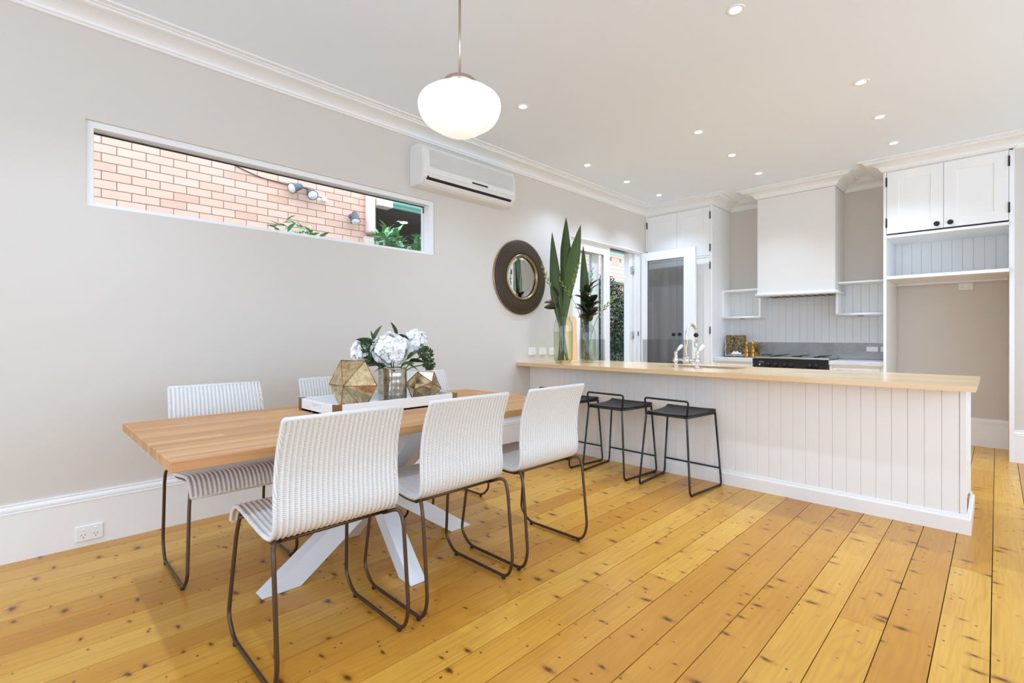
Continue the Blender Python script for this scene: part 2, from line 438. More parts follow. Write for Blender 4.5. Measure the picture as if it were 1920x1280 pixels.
M['mercury'] = mercury_mat('gold_mercury_glass', lin(228, 208, 168), lin(188, 158, 112), .13)
M['mercury2'] = mercury_mat('silver_mercury_glass', lin(208, 204, 192), lin(176, 168, 150), .14)
M['brass'] = paint('aged_brass', (150, 118, 78), .35, .9)
M['bronzeframe'] = paint('antique_bronze_frame', (52, 40, 28), .5, .3, var=.2, scale=90)
M['bead'] = paint('bronze_bead', (122, 100, 72), .4, .5)
M['goldrim'] = paint('gold_rim', (168, 146, 108), .28, .9)
M['mirror'] = paint('mirror_silver', (235, 238, 238), .01, 1.0, var=0)
M['petal'] = paint('white_petal', (248, 248, 246), .6)
M['leaf'] = leaf_mat('camellia_leaf', lin(48, 68, 30), lin(70, 88, 46))
M['berry'] = paint('green_berry', (64, 92, 38), .5, var=.3, scale=60)
M['flax'] = leaf_mat('flax_leaf', lin(56, 78, 12), lin(64, 88, 16), rough=.5)
M['magnolia'] = leaf_mat('magnolia_leaf', lin(36, 48, 26), lin(84, 62, 36), rough=.25)
M['bud'] = paint('lily_bud_green', (138, 150, 62), .5)
M['stem'] = paint('plant_stem', (92, 118, 52), .5)
M['darkstem'] = paint('dark_woody_stem', (34, 38, 22), .6)
M['shrub'] = leaf_mat('shrub_leaf', lin(84, 150, 78), lin(130, 186, 120), rough=.3)
M['shrubdark'] = leaf_mat('climber_leaf', lin(28, 62, 40), lin(60, 100, 70), rough=.4)
M['greengutter'] = paint('green_gutter_enamel', (176, 246, 226), .4)
M['pinkpipe'] = paint('cream_downpipe', (240, 214, 200), .5)
M['porchdark'] = paint('dark_porch_timber', (58, 46, 40), .7, var=.2)
M['render'] = paint('white_render', (240, 240, 236), .8)
M['fence'] = paint('weathered_grey_paling', (112, 106, 92), .85, var=.2, scale=14)
M['lattice'] = paint('brown_lattice', (128, 104, 74), .8, var=.15)
M['earth'] = paint('garden_earth', (120, 112, 100), .9)
M['floodgrey'] = paint('grey_flood_housing', (84, 92, 100), .45)
M['gold'] = paint('copper_gold_mill', (196, 142, 66), .25, .9)
M['dried'] = paint('dried_grass', (150, 124, 74), .8)
M['roof'] = paint('roof_sheet', (120, 120, 120), .7)

def cover_mat():
    t = NT('printed_cover'); v = t.coord(); n = t.noise(v, 20, 5, .75, 2.2); z = t.n('ShaderNodeSeparateXYZ'); t.l(v, z.inputs[0])
    c = t.ramp(n, [(.36, lin(20, 14, 8)), (.47, lin(52, 36, 16)), (.53, lin(150, 118, 40)), (.56, lin(56, 38, 20)), (.63, lin(200, 175, 120)), (.7, lin(70, 46, 36))])
    t.col(c); return t.set(.4)
M['cover'] = cover_mat()

# ------------------------------------------------------------------ room shell
PITCH, SEAM0 = .1555, -.0176
fl = MB().box(XW - .1, RIGHT_X + .1, REAR_Y - .1, 7.5, -.06, -.021)
floor = struct('floor', fl, M['sub'], 'honey coloured pine floor of wide knotty boards', 'floor')
n0 = int((XW - SEAM0) / PITCH) - 1
for i in range(n0, int((RIGHT_X - SEAM0) / PITCH) + 1):
    xa, xb = max(SEAM0 + i * PITCH, XW - .02), min(SEAM0 + (i + 1) * PITCH, RIGHT_X)
    if xb - xa < .02: continue
    ys, y = [REAR_Y], REAR_Y + rnd.uniform(1.0, 4.2)
    if i == -4: ys, y = [REAR_Y, 1.62], 5.4
    while y < 6.6: ys.append(y); y += rnd.uniform(2.6, 5.0)
    ys.append(7.42)
    for ya, yb_ in zip(ys, ys[1:]):
        hw, hl = (xb - xa) / 2 - .0017, (yb_ - ya) / 2 - .0008
        me = MB().box(-hw, hw, -hl, hl, -.02, 0, .0005).mesh('plank', M['floor'])
        piece('plank', me, ((xa + xb) / 2, (ya + yb_) / 2, 0), floor)

WIN = dict(y0=.283, y1=2.746, z0=1.955, z1=2.453); DOOR = dict(y0=4.84, y1=6.50, z1=2.42)
X0 = -3.95
b = MB()
b.box(X0, XW, REAR_Y, WIN['y0'], 0, 3.2); b.box(X0, XW, WIN['y0'], WIN['y1'], 0, WIN['z0']); b.box(X0, XW, WIN['y0'], WIN['y1'], WIN['z1'], 3.2)
b.box(X0, XW, WIN['y1'], DOOR['y0'], 0, 3.2); b.box(X0, XW, DOOR['y0'], DOOR['y1'], DOOR['z1'], 3.2); b.box(X0, XW, DOOR['y1'], 7.4, 0, 3.2)
struct('wall_left', b, M['wall'], 'long warm grey plaster wall with the high slot window', 'wall')
b = MB().box(X0, RIGHT_X + .2, 7.40, 7.6, 0, 3.2).box(XW, -.865, YB, 7.40, 0, 3.2)
struct('wall_back', b, M['wall'], 'pale grey wall behind the range hood and the fridge recess', 'wall')
b = MB().box(.085, RIGHT_X + .2, 6.69, 7.40, 0, 3.2)
struct('wall_nook', b, M['wall'], 'wall end to the right of the tall fridge cabinet', 'wall')
b = MB().box(RIGHT_X, RIGHT_X + .2, REAR_Y, SW['y0'], 0, 3.2).box(RIGHT_X, RIGHT_X + .2, SW['y1'], 7.4, 0, 3.2)
b.box(RIGHT_X, RIGHT_X + .2, SW['y0'], SW['y1'], 0, SW['z0']).box(RIGHT_X, RIGHT_X + .2, SW['y0'], SW['y1'], SW['z1'], 3.2)
struct('wall_right', b, M['wall'], 'unseen right hand wall of the room with a wide opening sized for daylight', 'wall')
b = MB().box(X0, RW['x0'], REAR_Y - .2, REAR_Y, 0, 3.2).box(RW['x1'], RIGHT_X + .2, REAR_Y - .2, REAR_Y, 0, 3.2)
b.box(RW['x0'], RW['x1'], REAR_Y - .2, REAR_Y, 0, RW['z0']).box(RW['x0'], RW['x1'], REAR_Y - .2, REAR_Y, RW['z1'], 3.2)
struct('wall_rear', b, M['wall'], 'unseen rear wall of the room with a wide opening sized for daylight', 'wall')
struct('ceiling', MB().box(X0, RIGHT_X + .2, REAR_Y - .2, 7.6, CEIL, 3.25), M['ceiling'], 'flat white ceiling with recessed downlights', 'ceiling')

# cornice (profile offset from the wall, z)
zc = 2.975
prof = [(0, zc), (.016, zc), (.020, zc + .004), (.020, zc + .014), (.028, zc + .016)]
prof += [(.03 + .105 * math.sin(a) if False else .03 + .105 * (1 - math.cos(a)), zc + .018 + .052 * math.sin(a)) for a in [PI / 2 * k / 6 for k in range(7)]]
prof += [(.150, zc + .074), (.150, zc + .084), (.168, zc + .086), (.168, zc + .092), (.200, zc + .095), (.200, CEIL + .004), (0, CEIL + .004)]
path = [(XW, REAR_Y), (XW, 6.61), (-2.737, 6.61), (-2.737, YB), (-2.22, YB), (-2.22, 6.79), (-1.357, 6.79), (-1.357, YB), (-.878, YB), (-.878, 6.62), (.11, 6.62), (.11, 6.69), (RIGHT_X, 6.69)]
struct('trim_1', MB().sweep(prof, path), M['trim'], 'white moulded cornice between walls and ceiling', 'cornice')

# skirting boards
def skirt(name, path, lab, h=.307):
    p = [(0, 0), (.021, 0), (.021, h - .054), (.0235, h - .052), (.0235, h - .047), (.017, h - .044), (.017, h - .040), (.021, h - .036), (.020, h - .026), (.014, h - .016), (.011, h - .013), (.011, h - .009), (.014, h - .006), (.012, h), (0, h)]
    return struct(name, MB().sweep(p, path), M['trim'], lab, 'skirting board')
skirt('baseboard_left', [(XW, REAR_Y), (XW, 4.03)], 'tall white moulded skirting along the long left wall')
skirt('baseboard_back', [(-.85, 7.40), (.085, 7.40)], 'white moulded skirting at the back of the fridge recess')
skirt('baseboard_nook', [(.118, 6.69), (RIGHT_X, 6.69)], 'white moulded skirting on the wall end right of the fridge recess')
struct('trim_2', MB().box(.083, .118, 6.655, 6.70, 0, zc, .003), M['trim'], 'narrow upright white trim on the wall end beside the fridge cabinet', 'trim')

# high slot window
b = MB(); y0, y1, z0, z1 = WIN['y0'], WIN['y1'], WIN['z0'], WIN['z1']; xa, xb = -3.86, XW - .014
b.box(xa, xb, y0, y0 + .036, z0, z1, .002).box(xa, xb, y1 - .052, y1, z0, z1, .002)
b.box(xa, xb, y0 + .036, y1 - .052, z0, z0 + .022, .002).box(xa, xb, y0 + .036, y1 - .052, z1 - .040, z1, .002)
win = struct('window_1', b, M['trim'], 'long white framed slot window high on the left wall', 'window')
g = MB(); e = .006; Y0, Y1, Z0, Z1 = y0 + .036, y1 - .052, z0 + .022, z1 - .040
g.box(-3.838, -3.828, Y0, Y1, Z1 - .008, Z1).box(-3.838, -3.828, Y1 - .006, Y1, Z1 - .06, Z1)
part('gasket', g, M['dark'], win)
part('pane', MB().box(-3.836, -3.831, Y0, Y1, Z0, Z1), M['glass'], win)

# door to the side garden: head, jamb, two sliding leaves and one open leaf
dr = struct('door_1', MB().box(-3.95, XW + .004, DOOR['y1'] - .055, DOOR['y1'], 0, DOOR['z1'], .002).box(-3.95, XW, DOOR['y0'], DOOR['y0'] + .02, 0, DOOR['z1'], .002), M['trim'], 'white frame of the garden doorway beside the pantry', 'door frame')
part('head_rail', MB().box(-3.80, XW + .028, DOOR['y0'] - .03, DOOR['y1'] + .06, DOOR['z1'], DOOR['z1'] + .012, .002).box(-3.90, XW + .012, DOOR['y0'], DOOR['y1'] + .03, DOOR['z1'] - .02, DOOR['z1'], .002), M['trim'], dr)
part('track_slot', MB().box(-3.80, -3.77, 5.68, 6.12, DOOR['z1'] - .024, DOOR['z1'] - .0195), M['porchdark'], dr)
part('stile', MB().box(-3.87, -3.78, 6.235, 6.325, 0.02, 2.395, .003), M['trim'], dr)
part('jamb', MB().box(-3.93, -3.745, 6.335, 6.445, 0, 2.40, .003), M['trim'], dr)
for zz in (2.16, 1.22):
    part('hinge', MB().box(-3.776, -3.770, 6.27, 6.37, zz - .05, zz + .05, .002).tube([(-3.768, 6.33, zz - .055), (-3.768, 6.33, zz + .055)], .007), M['steel'], dr)
part('latch', MB().box(-3.741, -3.733, 6.405, 6.415, 1.2, 1.27), M['hinge'], dr)
def leaf(name, lab, c, along, width, stl, str_, glass, th=.04, z1=2.40, flip=1):
    """glazed door leaf; along='y' or 'x' from corner c"""
    def B(mb, a0, a1, z0_, z1_, t0, t1, ch=.003):
        if along == 'y': mb.box(c[0] + t0, c[0] + t1, c[1] + a0, c[1] + a1, z0_, z1_, ch)
        else: mb.box(c[0] + a0, c[0] + a1, c[1] + t0, c[1] + t1, z0_, z1_, ch)
        return mb
    f = MB(); B(f, 0, stl, .02, z1, 0, th); B(f, width - str_, width, .02, z1, 0, th); B(f, stl, width - str_, z1 - .105, z1, 0, th); B(f, stl, width - str_, .02, .25, 0, th)
    o = struct(name, f, M['trim'], lab, 'door')
    bd = MB()
    for t0, t1 in ((-.004, .006), (th - .006, th + .004)):
        B(bd, stl - .002, stl + .014, .25, z1 - .105, t0, t1, .002); B(bd, width - str_ - .014, width - str_ + .002, .25, z1 - .105, t0, t1, .002)
        B(bd, stl, width - str_, z1 - .119, z1 - .103, t0, t1, .002)
    part('glazing_bead', bd, M['trim'], o)
    part('pane', B(MB(), stl, width - str_, .25, z1 - .105, th / 2 - .003, th / 2 + .003, 0), glass, o)
    return o
d2 = leaf('door_2', 'white glazed sliding door leaf half hidden behind the tall vases', (-3.785, 4.86, 0), 'y', .825, .14, .14, M['glass'], z1=2.405)
part('clear_panel', MB().box(-3.742, -3.738, 4.99, 5.56, .1, 1.16), M['acrylic'], d2)
leaf('door_3', 'second white glazed leaf stacked outside the sliding leaf', (-3.86, 4.74, 0), 'y', .79, .14, .15, M['glass'], z1=2.40)
d4 = leaf('door_4', 'open white door leaf with grey tinted pane in front of the pantry', (-3.70, 6.43, 0), 'x', .813, .085, .15, M['screen'], z1=2.405)
part('clear_panel', MB().box(-3.672, -2.93, 6.420, 6.424, .1, 1.155), M['acrylic'], d4)
part('screw', MB().lathe([(0, .003), (.006, .002), (.006, 0)], 10, M=Matrix.Translation((-3.658, 6.419, 1.125)) @ Matrix.Rotation(PI / 2, 4, 'X')).lathe([(0, .003), (.006, .002), (.006, 0)], 10, M=Matrix.Translation((-3.658, 6.419, .96)) @ Matrix.Rotation(PI / 2, 4, 'X')), M['steel'], d4)

# ------------------------------------------------------------------ outside: neighbour's house, fence, plants
struct('ground_outside', MB().box(-12, X0, -6, 14, -.35, -.15), M['earth'], 'bare ground of the side path outside', 'ground')
BX = -6.15
nb = thing('brick_wall', 'pink brick side wall of the neighbouring house seen through the window', 'wall', (BX, 0, 0), kind='structure')
part('mortar', MB().box(BX - .3, BX - .004, -3.0, 3.53, -.2, 3.30), M['mortar'], nb)
CO, BP, ZB = .0866, .234, 2.539
bm_ = MB().box(-.02, .0, -BP / 2 + .004, BP / 2 - .004, .004, CO - .004, .002).mesh('brick', M['brick'])
hb = MB().box(-.02, .0, -.045, .045, .004, CO - .004, .002).mesh('brick_half', M['brick'])
low = MB()
for n in range(-16, 8):
    for m in range(-10, 14):
        yc = .580 + BP / 2 + m * BP + (BP / 2 if n % 2 else 0); z = ZB + n * CO
        if yc > 3.45: continue
        if n >= -7 and yc > .2 and z + CO < 3.2: piece('brick', bm_, (BX, yc, z), nb)
        elif yc > -1.6: low.box(BX - .02, BX, yc - BP / 2 + .004, yc + BP / 2 - .004, z + .004, z + CO - .004)
part('brickwork', low, M['brick'], nb, kind='stuff')
nb2 = thing('brick_wall', 'pink brick wall above the lattice fence seen through the doorway', 'wall', (BX, 9, 0), kind='structure')
part('mortar', MB().box(BX - .3, BX - .004, 7.0, 13, -.2, 3.1), M['mortar'], nb2)
low = MB()
for n in range(-14, 7):
    for m in range(0, 26):
        yc = 7.1 + m * BP + (BP / 2 if n % 2 else 0); z = ZB + n * CO
        if 2.80 < z + .04 < 2.97 and 9.40 < yc < 9.72: continue
        low.box(BX - .02, BX, yc - BP / 2 + .004, yc + BP / 2 - .004, z + .004, z + CO - .004)
part('brickwork', low, M['brick'], nb2, kind='stuff')
for k in range(5): piece('brick', MB().box(-.02, .004, -.024, .024, 0, .165, .002).mesh('vent_brick', M['brick']), (BX, 9.43 + k * .064, 2.80), nb2)
solo('downpipe', MB().tube(fillet([(BX + .07, 3.40, 3.16), (BX + .07, 3.40, 2.66), (BX + .07, 3.40, 2.60)], .05), .066, 16).box(BX, BX + .05, 3.33, 3.47, 2.3, 2.56, .004), M['pinkpipe'], 'cream downpipe at the corner of the neighbouring brick wall', 'downpipe', loc=(BX + .07, 3.4, 2.3))
gp = [(-.0, 3.0), (.10, 3.0), (.12, 3.02), (.12, 3.10), (.135, 3.115), (.12, 3.125), (.11, 3.115), (.11, 3.02), (0, 3.02)]
gut = thing('gutter', 'pale green gutter along the eaves of the neighbouring house', 'gutter', (BX, 5, 3))
part('channel', MB().prism([(BX + .05 + a, z + .055) for a, z in gp], 3.70, 12.5, 'y'), M['greengutter'], gut)
part('fascia', MB().box(BX + .0, BX + .05, 3.45, 12.5, 3.03, 3.26), M['greengutter'], gut)
part('end_box', MB().box(BX, BX + .16, 3.47, 3.70, 2.985, 3.10, .004), M['pinkpipe'], gut)
po = thing('porch', 'dark covered porch of the neighbouring house seen at the right end of the window', 'porch', (-7.5, 5, 0), kind='structure')
bd_ = MB().box(-.003, .0, 0, 0, 0, 0)
part('porch_wall', MB().box(-9.3, -9.2, 3.4, 7.2, -.2, 3.1).box(-9.3, BX, 7.05, 7.15, -.2, 3.1).box(-9.3, BX - .3, 3.43, 3.53, -.2, 3.1), M['porchdark'], po)
for k in range(16):
    part('ceiling_board', MB().box(-9.2 + k * .19, -9.2 + k * .19 + .184, 3.5, 7.1, 3.05, 3.07, .003), M['porchdark'], po)
part('roof_sheet', MB().box(-9.4, BX + .06, 3.3, 12.6, 3.27, 3.30), M['roof'], po)
part('lamp', MB().lathe([(0, 3.043), (.055, 3.043), (.06, 3.05)], 20, (-6.87, 4.44, 0)), M['lens'], po)
solo('garden_wall', MB().box(-6.95, -6.75, 3.6, 5.6, -.2, 2.66, .02), M['render'], 'white rendered garden wall behind the shrubs', 'wall', kind='structure', loc=(-6.85, 4.6, 0))

def floodlight(y, z, heads, lab):
    o = thing('floodlight', lab, 'outdoor light', (BX, y, z))
    part('bracket', MB().lathe([(0, .03), (.035, .03), (.04, 0), (0, 0)], 16, M=Matrix.Translation((BX, y, z)) @ Matrix.Rotation(PI / 2, 4, 'Y')), M['floodgrey'], o)
    for dy, dz, d in heads:
        c = Vector((BX + .10, y + dy, z + dz)); D = Vector(d).normalized()
        R = Matrix.Translation(c) @ D.to_track_quat('Z', 'Y').to_matrix().to_4x4()
        part('arm', MB().tube(fillet([(BX + .02, y, z), (BX + .05, y + dy * .5, z + .02), tuple(c)], .02), .009), M['floodgrey'], o)
        h = part('lamp_head', MB().lathe([(0, -.07), (.03, -.07), (.042, -.04), (.046, .0), (.062, .06), (.064, .075), (.058, .075)], 18, M=R), M['floodgrey'], o)
        part('lens', MB().lathe([(0, .105), (.03, .10), (.05, .085), (.057, .07)], 18, M=R), M['bulb'], h)
    return o
floodlight(2.60, 3.02, [(-.20, -.01, (.2, -.75, -.35)), (-.02, -.04, (.75, -.1, -.6))], 'grey twin-headed floodlight high on the neighbouring brick wall')
floodlight(3.16, 2.80, [(.0, -.02, (.45, -.1, -.95))], 'small single-headed floodlight low on the brick wall near the downpipe')
solo('sensor', MB().lathe([(0, -.035), (.03, -.025), (.035, 0), (.03, .03), (.012, .05), (0, .05)], 14, (BX + .06, 2.76, 2.93)).tube([(BX, 2.76, 2.98), (BX + .06, 2.76, 2.97)], .012), M['plastic'], 'small white motion sensor beside the twin floodlight', 'sensor', loc=(BX, 2.76, 2.93))
solo('cable', MB().tube(fillet([(BX + .012, 1.75, 3.13), (BX + .012, 2.0, 3.06), (BX + .012, 2.3, 3.04), (BX + .012, 2.56, 3.05)], .1), .006, 6), M['black'], 'thin black cable running along the brick wall to the floodlight', 'cable', loc=(BX, 2.2, 3.05))

def leafmesh(L=.1, W=.03, fold=.25, droop=.25, nu=5, nv=7, tip=1.0):
    """leaf from the origin along +x, blade in xy"""
    def fn(u, v):
        a = (u - .5) * 2; wd = W / 2 * (math.sin(PI * min(1, v ** .75)) ** .8 if 0 < v < 1 else 0)
        return (L * v, a * wd, abs(a) * wd * fold - droop * L * v * v)
    return MB().grid(fn, nu, nv)
def foliage(n, region, size, seed, up=.2, nv=4):
    r = random.Random(seed); mb = MB()
    base = leafmesh(1, .34, .3, .3, 3, nv)
    for _ in range(n):
        p, s = region(r), size * r.uniform(.6, 1.3)
        R = Matrix.Translation(p) @ Matrix.Rotation(r.uniform(0, 2 * PI), 4, 'Z') @ Matrix.Rotation(r.uniform(-.9, .5) - up, 4, 'Y') @ Matrix.Rotation(r.uniform(-.6, .6), 4, 'X')
        mb.add([R @ (Vector(q) * s) for q in base.v], base.f, True)
    return mb
def shrub(lab, x, y, h, rx, ry, rz, n, size, mat, seed, zc_):
    o = thing('shrub', lab, 'shrub', (x, y, -.2))
    st = MB(); r = random.Random(seed)
    for k in range(4):
        a = r.uniform(0, 6.28); st.tube(fillet([(x, y, -.2), (x + .05 * math.cos(a), y + .05 * math.sin(a), zc_ * .6), (x + rx * .5 * math.cos(a), y + ry * .5 * math.sin(a), zc_)], .2), .009, 6)
    part('stems', st, M['darkstem'], o)
    def reg(q):
        while True:
            v = Vector((q.uniform(-1, 1), q.uniform(-1, 1), q.uniform(-1, 1)))
            if v.length < 1: return (x + v.x * rx, y + v.y * ry, zc_ + v.z * rz)
    part('foliage', foliage(n, reg, size, seed, .5), M[mat], o, kind='stuff', recalc=False)
shrub('bright green bush showing at the lower right corner of the slot window', -5.15, 3.14, 2.5, .2, .2, .34, 420, .13, 'shrub', 3, 2.15)
shrub('second bright green bush at the far right edge of the slot window', -5.2, 3.64, 2.5, .2, .2, .30, 330, .13, 'shrub', 4, 2.16)
shrub('low leafy tips just above the middle of the window sill', -5.1, 2.02, 2.3, .12, .26, .19, 130, .12, 'shrub', 5, 2.17)
fn_ = thing('garden_fence', 'weathered paling fence with lattice top outside the doorway', 'fence', (-5.25, 8.2, 0))
pal = MB().prism([(-.045, 0), (.045, 0), (.045, 1.19), (.025, 1.22), (-.025, 1.22), (-.045, 1.19)], -.009, .009, 'x').mesh('paling', M['fence'])
for k in range(42): piece('paling', pal, (-5.25 + rnd.uniform(-.004, .004), 6.4 + k * .1, -.15 + rnd.uniform(-.02, .02)), fn_)
for zz in (.83, .15): part('rail', MB().box(-5.235, -5.195, 6.3, 10.6, zz, zz + .07, .004), M['fence'], fn_)
part('capping', MB().box(-5.30, -5.19, 6.3, 10.6, 2.19, 2.245, .004), M['fence'], fn_)
lt = MB()
for k in range(62): lt.box(-5.262, -5.254, 6.35 + k * .07, 6.35 + k * .07 + .028, 1.06, 2.19)
for k in range(14): lt.box(-5.252, -5.244, 6.3, 10.6, 1.1 + k * .08, 1.1 + k * .08 + .03)
part('lattice', lt, M['lattice'], fn_, kind='stuff')
for yy in (6.5, 8.9, 10.4): part('post', MB().box(-5.35, -5.265, yy, yy + .085, -.2, 2.19, .004), M['fence'], fn_)
cl = thing('climbing_plant', 'dark green climber growing over the lattice fence', 'climber', (-5.1, 8.0, -.2))
def regc(q):
    while True:
        y = q.uniform(6.6, 9.2); top = 2.22 - 1.0 * max(0, (y - 7.85)) - (.1 * math.sin(y * 9)); z = q.uniform(.72, top)
        if z < .72 + .2: 
            if q.random() < .5: continue
        return (-5.08 + q.uniform(-.06, .14), y, z)
part('foliage', foliage(7500, regc, .07, 8, .4), M['shrubdark'], cl, kind='stuff', recalc=False)
st = MB()
for k in range(5): st.tube(fillet([(-5.12, 7.0 + k * .45, -.2), (-5.13, 7.05 + k * .45, .7), (-5.14, 7.2 + k * .4, 1.7)], .2), .011, 6)
part('stems', st, M['darkstem'], cl)
# ------------------------------------------------------------------ kitchen joinery
def door_panel(mb, x0, x1, z0, z1, yf, th=.022, st=.085, rec=.006):
    """shaker door facing -y with its face at yf"""
    mb.box(x0, x0 + st, yf, yf + th, z0, z1, .0015).box(x1 - st, x1, yf, yf + th, z0, z1, .0015)
    mb.box(x0 + st, x1 - st, yf, yf + th, z1 - st, z1, .0015).box(x0 + st, x1 - st, yf, yf + th, z0, z0 + st, .0015)
    mb.box(x0 + st - .002, x1 - st + .002, yf + rec, yf + th, z0 + st - .002, z1 - st + .002)
    return mb
def knob(parent, x, y, z, name='knob', mat='knob'):
    R = Matrix.Translation((x, y, z)) @ Matrix.Rotation(PI / 2, 4, 'X')
    return part(name, MB().lathe([(0, 0), (.024, 0), (.024, .004), (.010, .008), (.010, .018), (.019, .022), (.021, .028), (.016, .034), (.010, .032), (0, .035)], 18, M=R), M[mat], parent)
def hinges(parent, x, y, zs):
    for z in zs: part('hinge', MB().box(x - .007, x + .007, y - .006, y + .004, z - .045, z + .045, .002).tube([(x, y - .008, z - .05), (x, y - .008, z + .05)], .006, 8), M['hinge'], parent)
def boards(parent, xs, y, z0, z1, depth=.012, gap=.0, name='board', mat='cab_in', facing=-1):
    """v-jointed lining boards between consecutive xs; front face at y"""
    cache = {}
    for a, b_ in zip(xs, xs[1:]):
        wd = round(b_ - a, 4)
        if wd not in cache:
            h, c, d = wd / 2, .0035, depth
            pr = [(-h + .0004, d), (-h + .0004, c), (-h + c, 0), (h - c, 0), (h - .0004, c), (h - .0004, d)]
            cache[wd] = MB().prism(pr, 0, z1 - z0, 'z').mesh(name, M[mat])
        piece(name, cache[wd], ((a + b_) / 2, y, z0), parent)

# pantry
PX0, PX1, PF = XW + .002, -2.737, 6.61
YP = YB
pan = thing('pantry_cabinet', 'tall white pantry cabinet in the corner behind the open glazed door', 'cabinet', ((PX0 + PX1) / 2, 6.95, 0))
YQ = YB - .003
c_ = MB().box(PX0, PX0 + .024, PF, YQ, 0, 2.974, .001).box(PX1 - .027, PX1, PF, YQ, 0, 2.974, .0015).box(PX0 + .0245, PX1 - .0275, PF, PF + .03, 2.962, 2.974).box(PX0 + .0245, PX1 - .0275, PF, PF + .05, 2.272, 2.296, .0015)
c_.box(PX0 + .0245, PX1 - .0275, YQ - .02, YQ, 0, 2.97).box(PX0 + .0245, PX1 - .0275, PF + .02, PF + .05, 0, .10)
part('carcass', c_, M['cab'], pan)
xm = -3.239
for xa, xb, hx in ((PX0 + .026, xm - .0015, PX0 + .026), (xm + .0015, PX1 - .03, PX1 - .03)):
    d = part('door', door_panel(MB(), xa, xb, 2.299, 2.958, PF, st=.09), M['cab'], pan)
    hinges(d, hx + (-.004 if hx < -3.3 else .004), PF, (2.40, 2.84))
    d = part('door', door_panel(MB(), xa, xb, .12, 2.268, PF, st=.09), M['cab'], pan)
    hinges(d, hx + (-.004 if hx < -3.3 else .004), PF, (.3, 1.28, 2.16)); knob(d, xm + (-.045 if xa < xm - .2 else .045), PF, 1.225)

# back run: board lining, stone splashback, base cabinets, worktops, range
lin_ = thing('wall_lining', 'white v-jointed board lining on the kitchen back wall under the hood', 'wall panelling', (-1.8, YB, 0))
xs = [-2.737] + [-2.675 + .0832 * k for k in range(22)]; xs = [x for x in xs if x < -.90] + [-.879]
boards(lin_, xs, YB - .014, 1.125, 1.87, .013)
part('cap_strip', MB().box(-2.737, -.879, YB - .026, YB - .001, 1.118, 1.127, .001), M['cab_in'], lin_)
spl = solo('splashback', MB().box(-2.736, -.879, YB - .030, YB - .001, .9165, 1.118, .002), M['stone'], 'grey stone splashback strip behind the range', 'splashback', loc=(-1.8, YB, .93))
def base_cab(name, lab, x0, x1, kx, yf=6.675):
    o = thing(name, lab, 'cabinet', ((x0 + x1) / 2, 6.95, 0))
    part('carcass', MB().box(x0, x1, yf + .024, YB - .03, .10, .866).box(x0, x0 + .03, yf, yf + .0235, .1, .866, .001).box(x1 - .03, x1, yf, yf + .0235, .1, .866, .001).box(x0 + .0305, x1 - .0305, yf, yf + .0235, .845, .866, .001).box(x0, x1, yf + .06, yf + .08, 0, .1), M['cab'], o)
    for za, zb in ((.655, .842), (.40, .65), (.12, .395)):
        d = part('drawer', door_panel(MB(), x0 + .033, x1 - .033, za, zb, yf, st=.035), M['cab'], o); knob(d, kx, yf, (za + zb) / 2 + .03)
    return o
base_cab('base_cabinet', 'white drawer cabinet left of the range cooker', -2.736, -2.236, -2.29 - .03)
base_cab('base_cabinet', 'white drawer cabinet between the range cooker and the fridge recess', -1.392, -.880, -1.285)
solo('worktop', MB().box(-2.736, -2.234, 6.65, YB - .031, .867, .915, .003), M['worktop'], 'short pale grey worktop left of the range cooker', 'worktop', loc=(-2.5, 6.95, .89))
solo('worktop', MB().box(-1.394, -.880, 6.65, YB - .031, .867, .915, .003), M['worktop'], 'short pale grey worktop right of the range cooker', 'worktop', loc=(-1.13, 6.95, .89))
rg = thing('range_cooker', 'wide black range cooker with steel hob in the back run', 'cooker', (-1.814, 6.95, 0))
rx0, rx1 = -2.230, -1.398
part('body', MB().box(rx0, rx1, 6.69, YB - .04, .08, .905, .004), M['panelblack'], rg)
part('hob_top', MB().box(rx0 - .002, rx1 + .002, 6.645, YB - .035, .918, .940, .004).box(rx0 + .01, rx1 - .01, 7.17, YB - .036, .94, .955, .003), M['steel'], rg)
cp = part('control_panel', MB().box(rx0, rx1, 6.66, 6.69, .775, .917, .004), M['panelblack'], rg)
part('clock', MB().box(rx0 + .012, rx0 + .145, 6.655, 6.661, .795, .895, .002), M['dark'], cp)
part('display', MB().box(rx0 + .075, rx0 + .13, 6.6535, 6.656, .865, .885), M['floodgrey'], cp)
part('button', MB().box(rx0 + .075, rx0 + .09, 6.652, 6.656, .835, .85, .001), M['plastic'], cp)
for kx in (-2.045, -1.965, -1.86, -1.79, -1.59, -1.52):
    R = Matrix.Translation((kx, 6.66, .845)) @ Matrix.Rotation(PI / 2, 4, 'X')
    part('control_knob', MB().lathe([(0, 0), (.030, 0), (.031, .006), (.024, .010), (.022, .030), (.018, .034), (0, .034)], 16, M=R), M['dark'], cp)
for xa, xb in ((rx0 + .01, -1.83), (-1.82, rx1 - .01)):
    od = part('oven_door', MB().box(xa, xb, 6.662, 6.69, .20, .765, .006), M['panelblack'], rg)
    part('handle', MB().tube(fillet([(xa + .04, 6.662, .73), (xa + .04, 6.615, .73), (xb - .04, 6.615, .73), (xb - .04, 6.662, .73)], .02), .009), M['steel'], od)
for (gx, gy, r_) in ((-2.05, 6.85, .045), (-2.05, 7.07, .035), (-1.80, 6.95, .055), (-1.56, 6.85, .035), (-1.56, 7.07, .045)):
    bn = part('burner', MB().lathe([(0, .953), (r_ * .8, .953), (r_, .948), (r_, .941), (0, .941)], 16, (gx, gy, 0)), M['dark'], rg)
gr = MB()
for gx in (-2.15, -1.95, -1.72, -1.47):
    gr.box(gx, gx + .012, 6.73, 7.14, .955, .963)
part('pan_support', gr, M['dark'], rg)
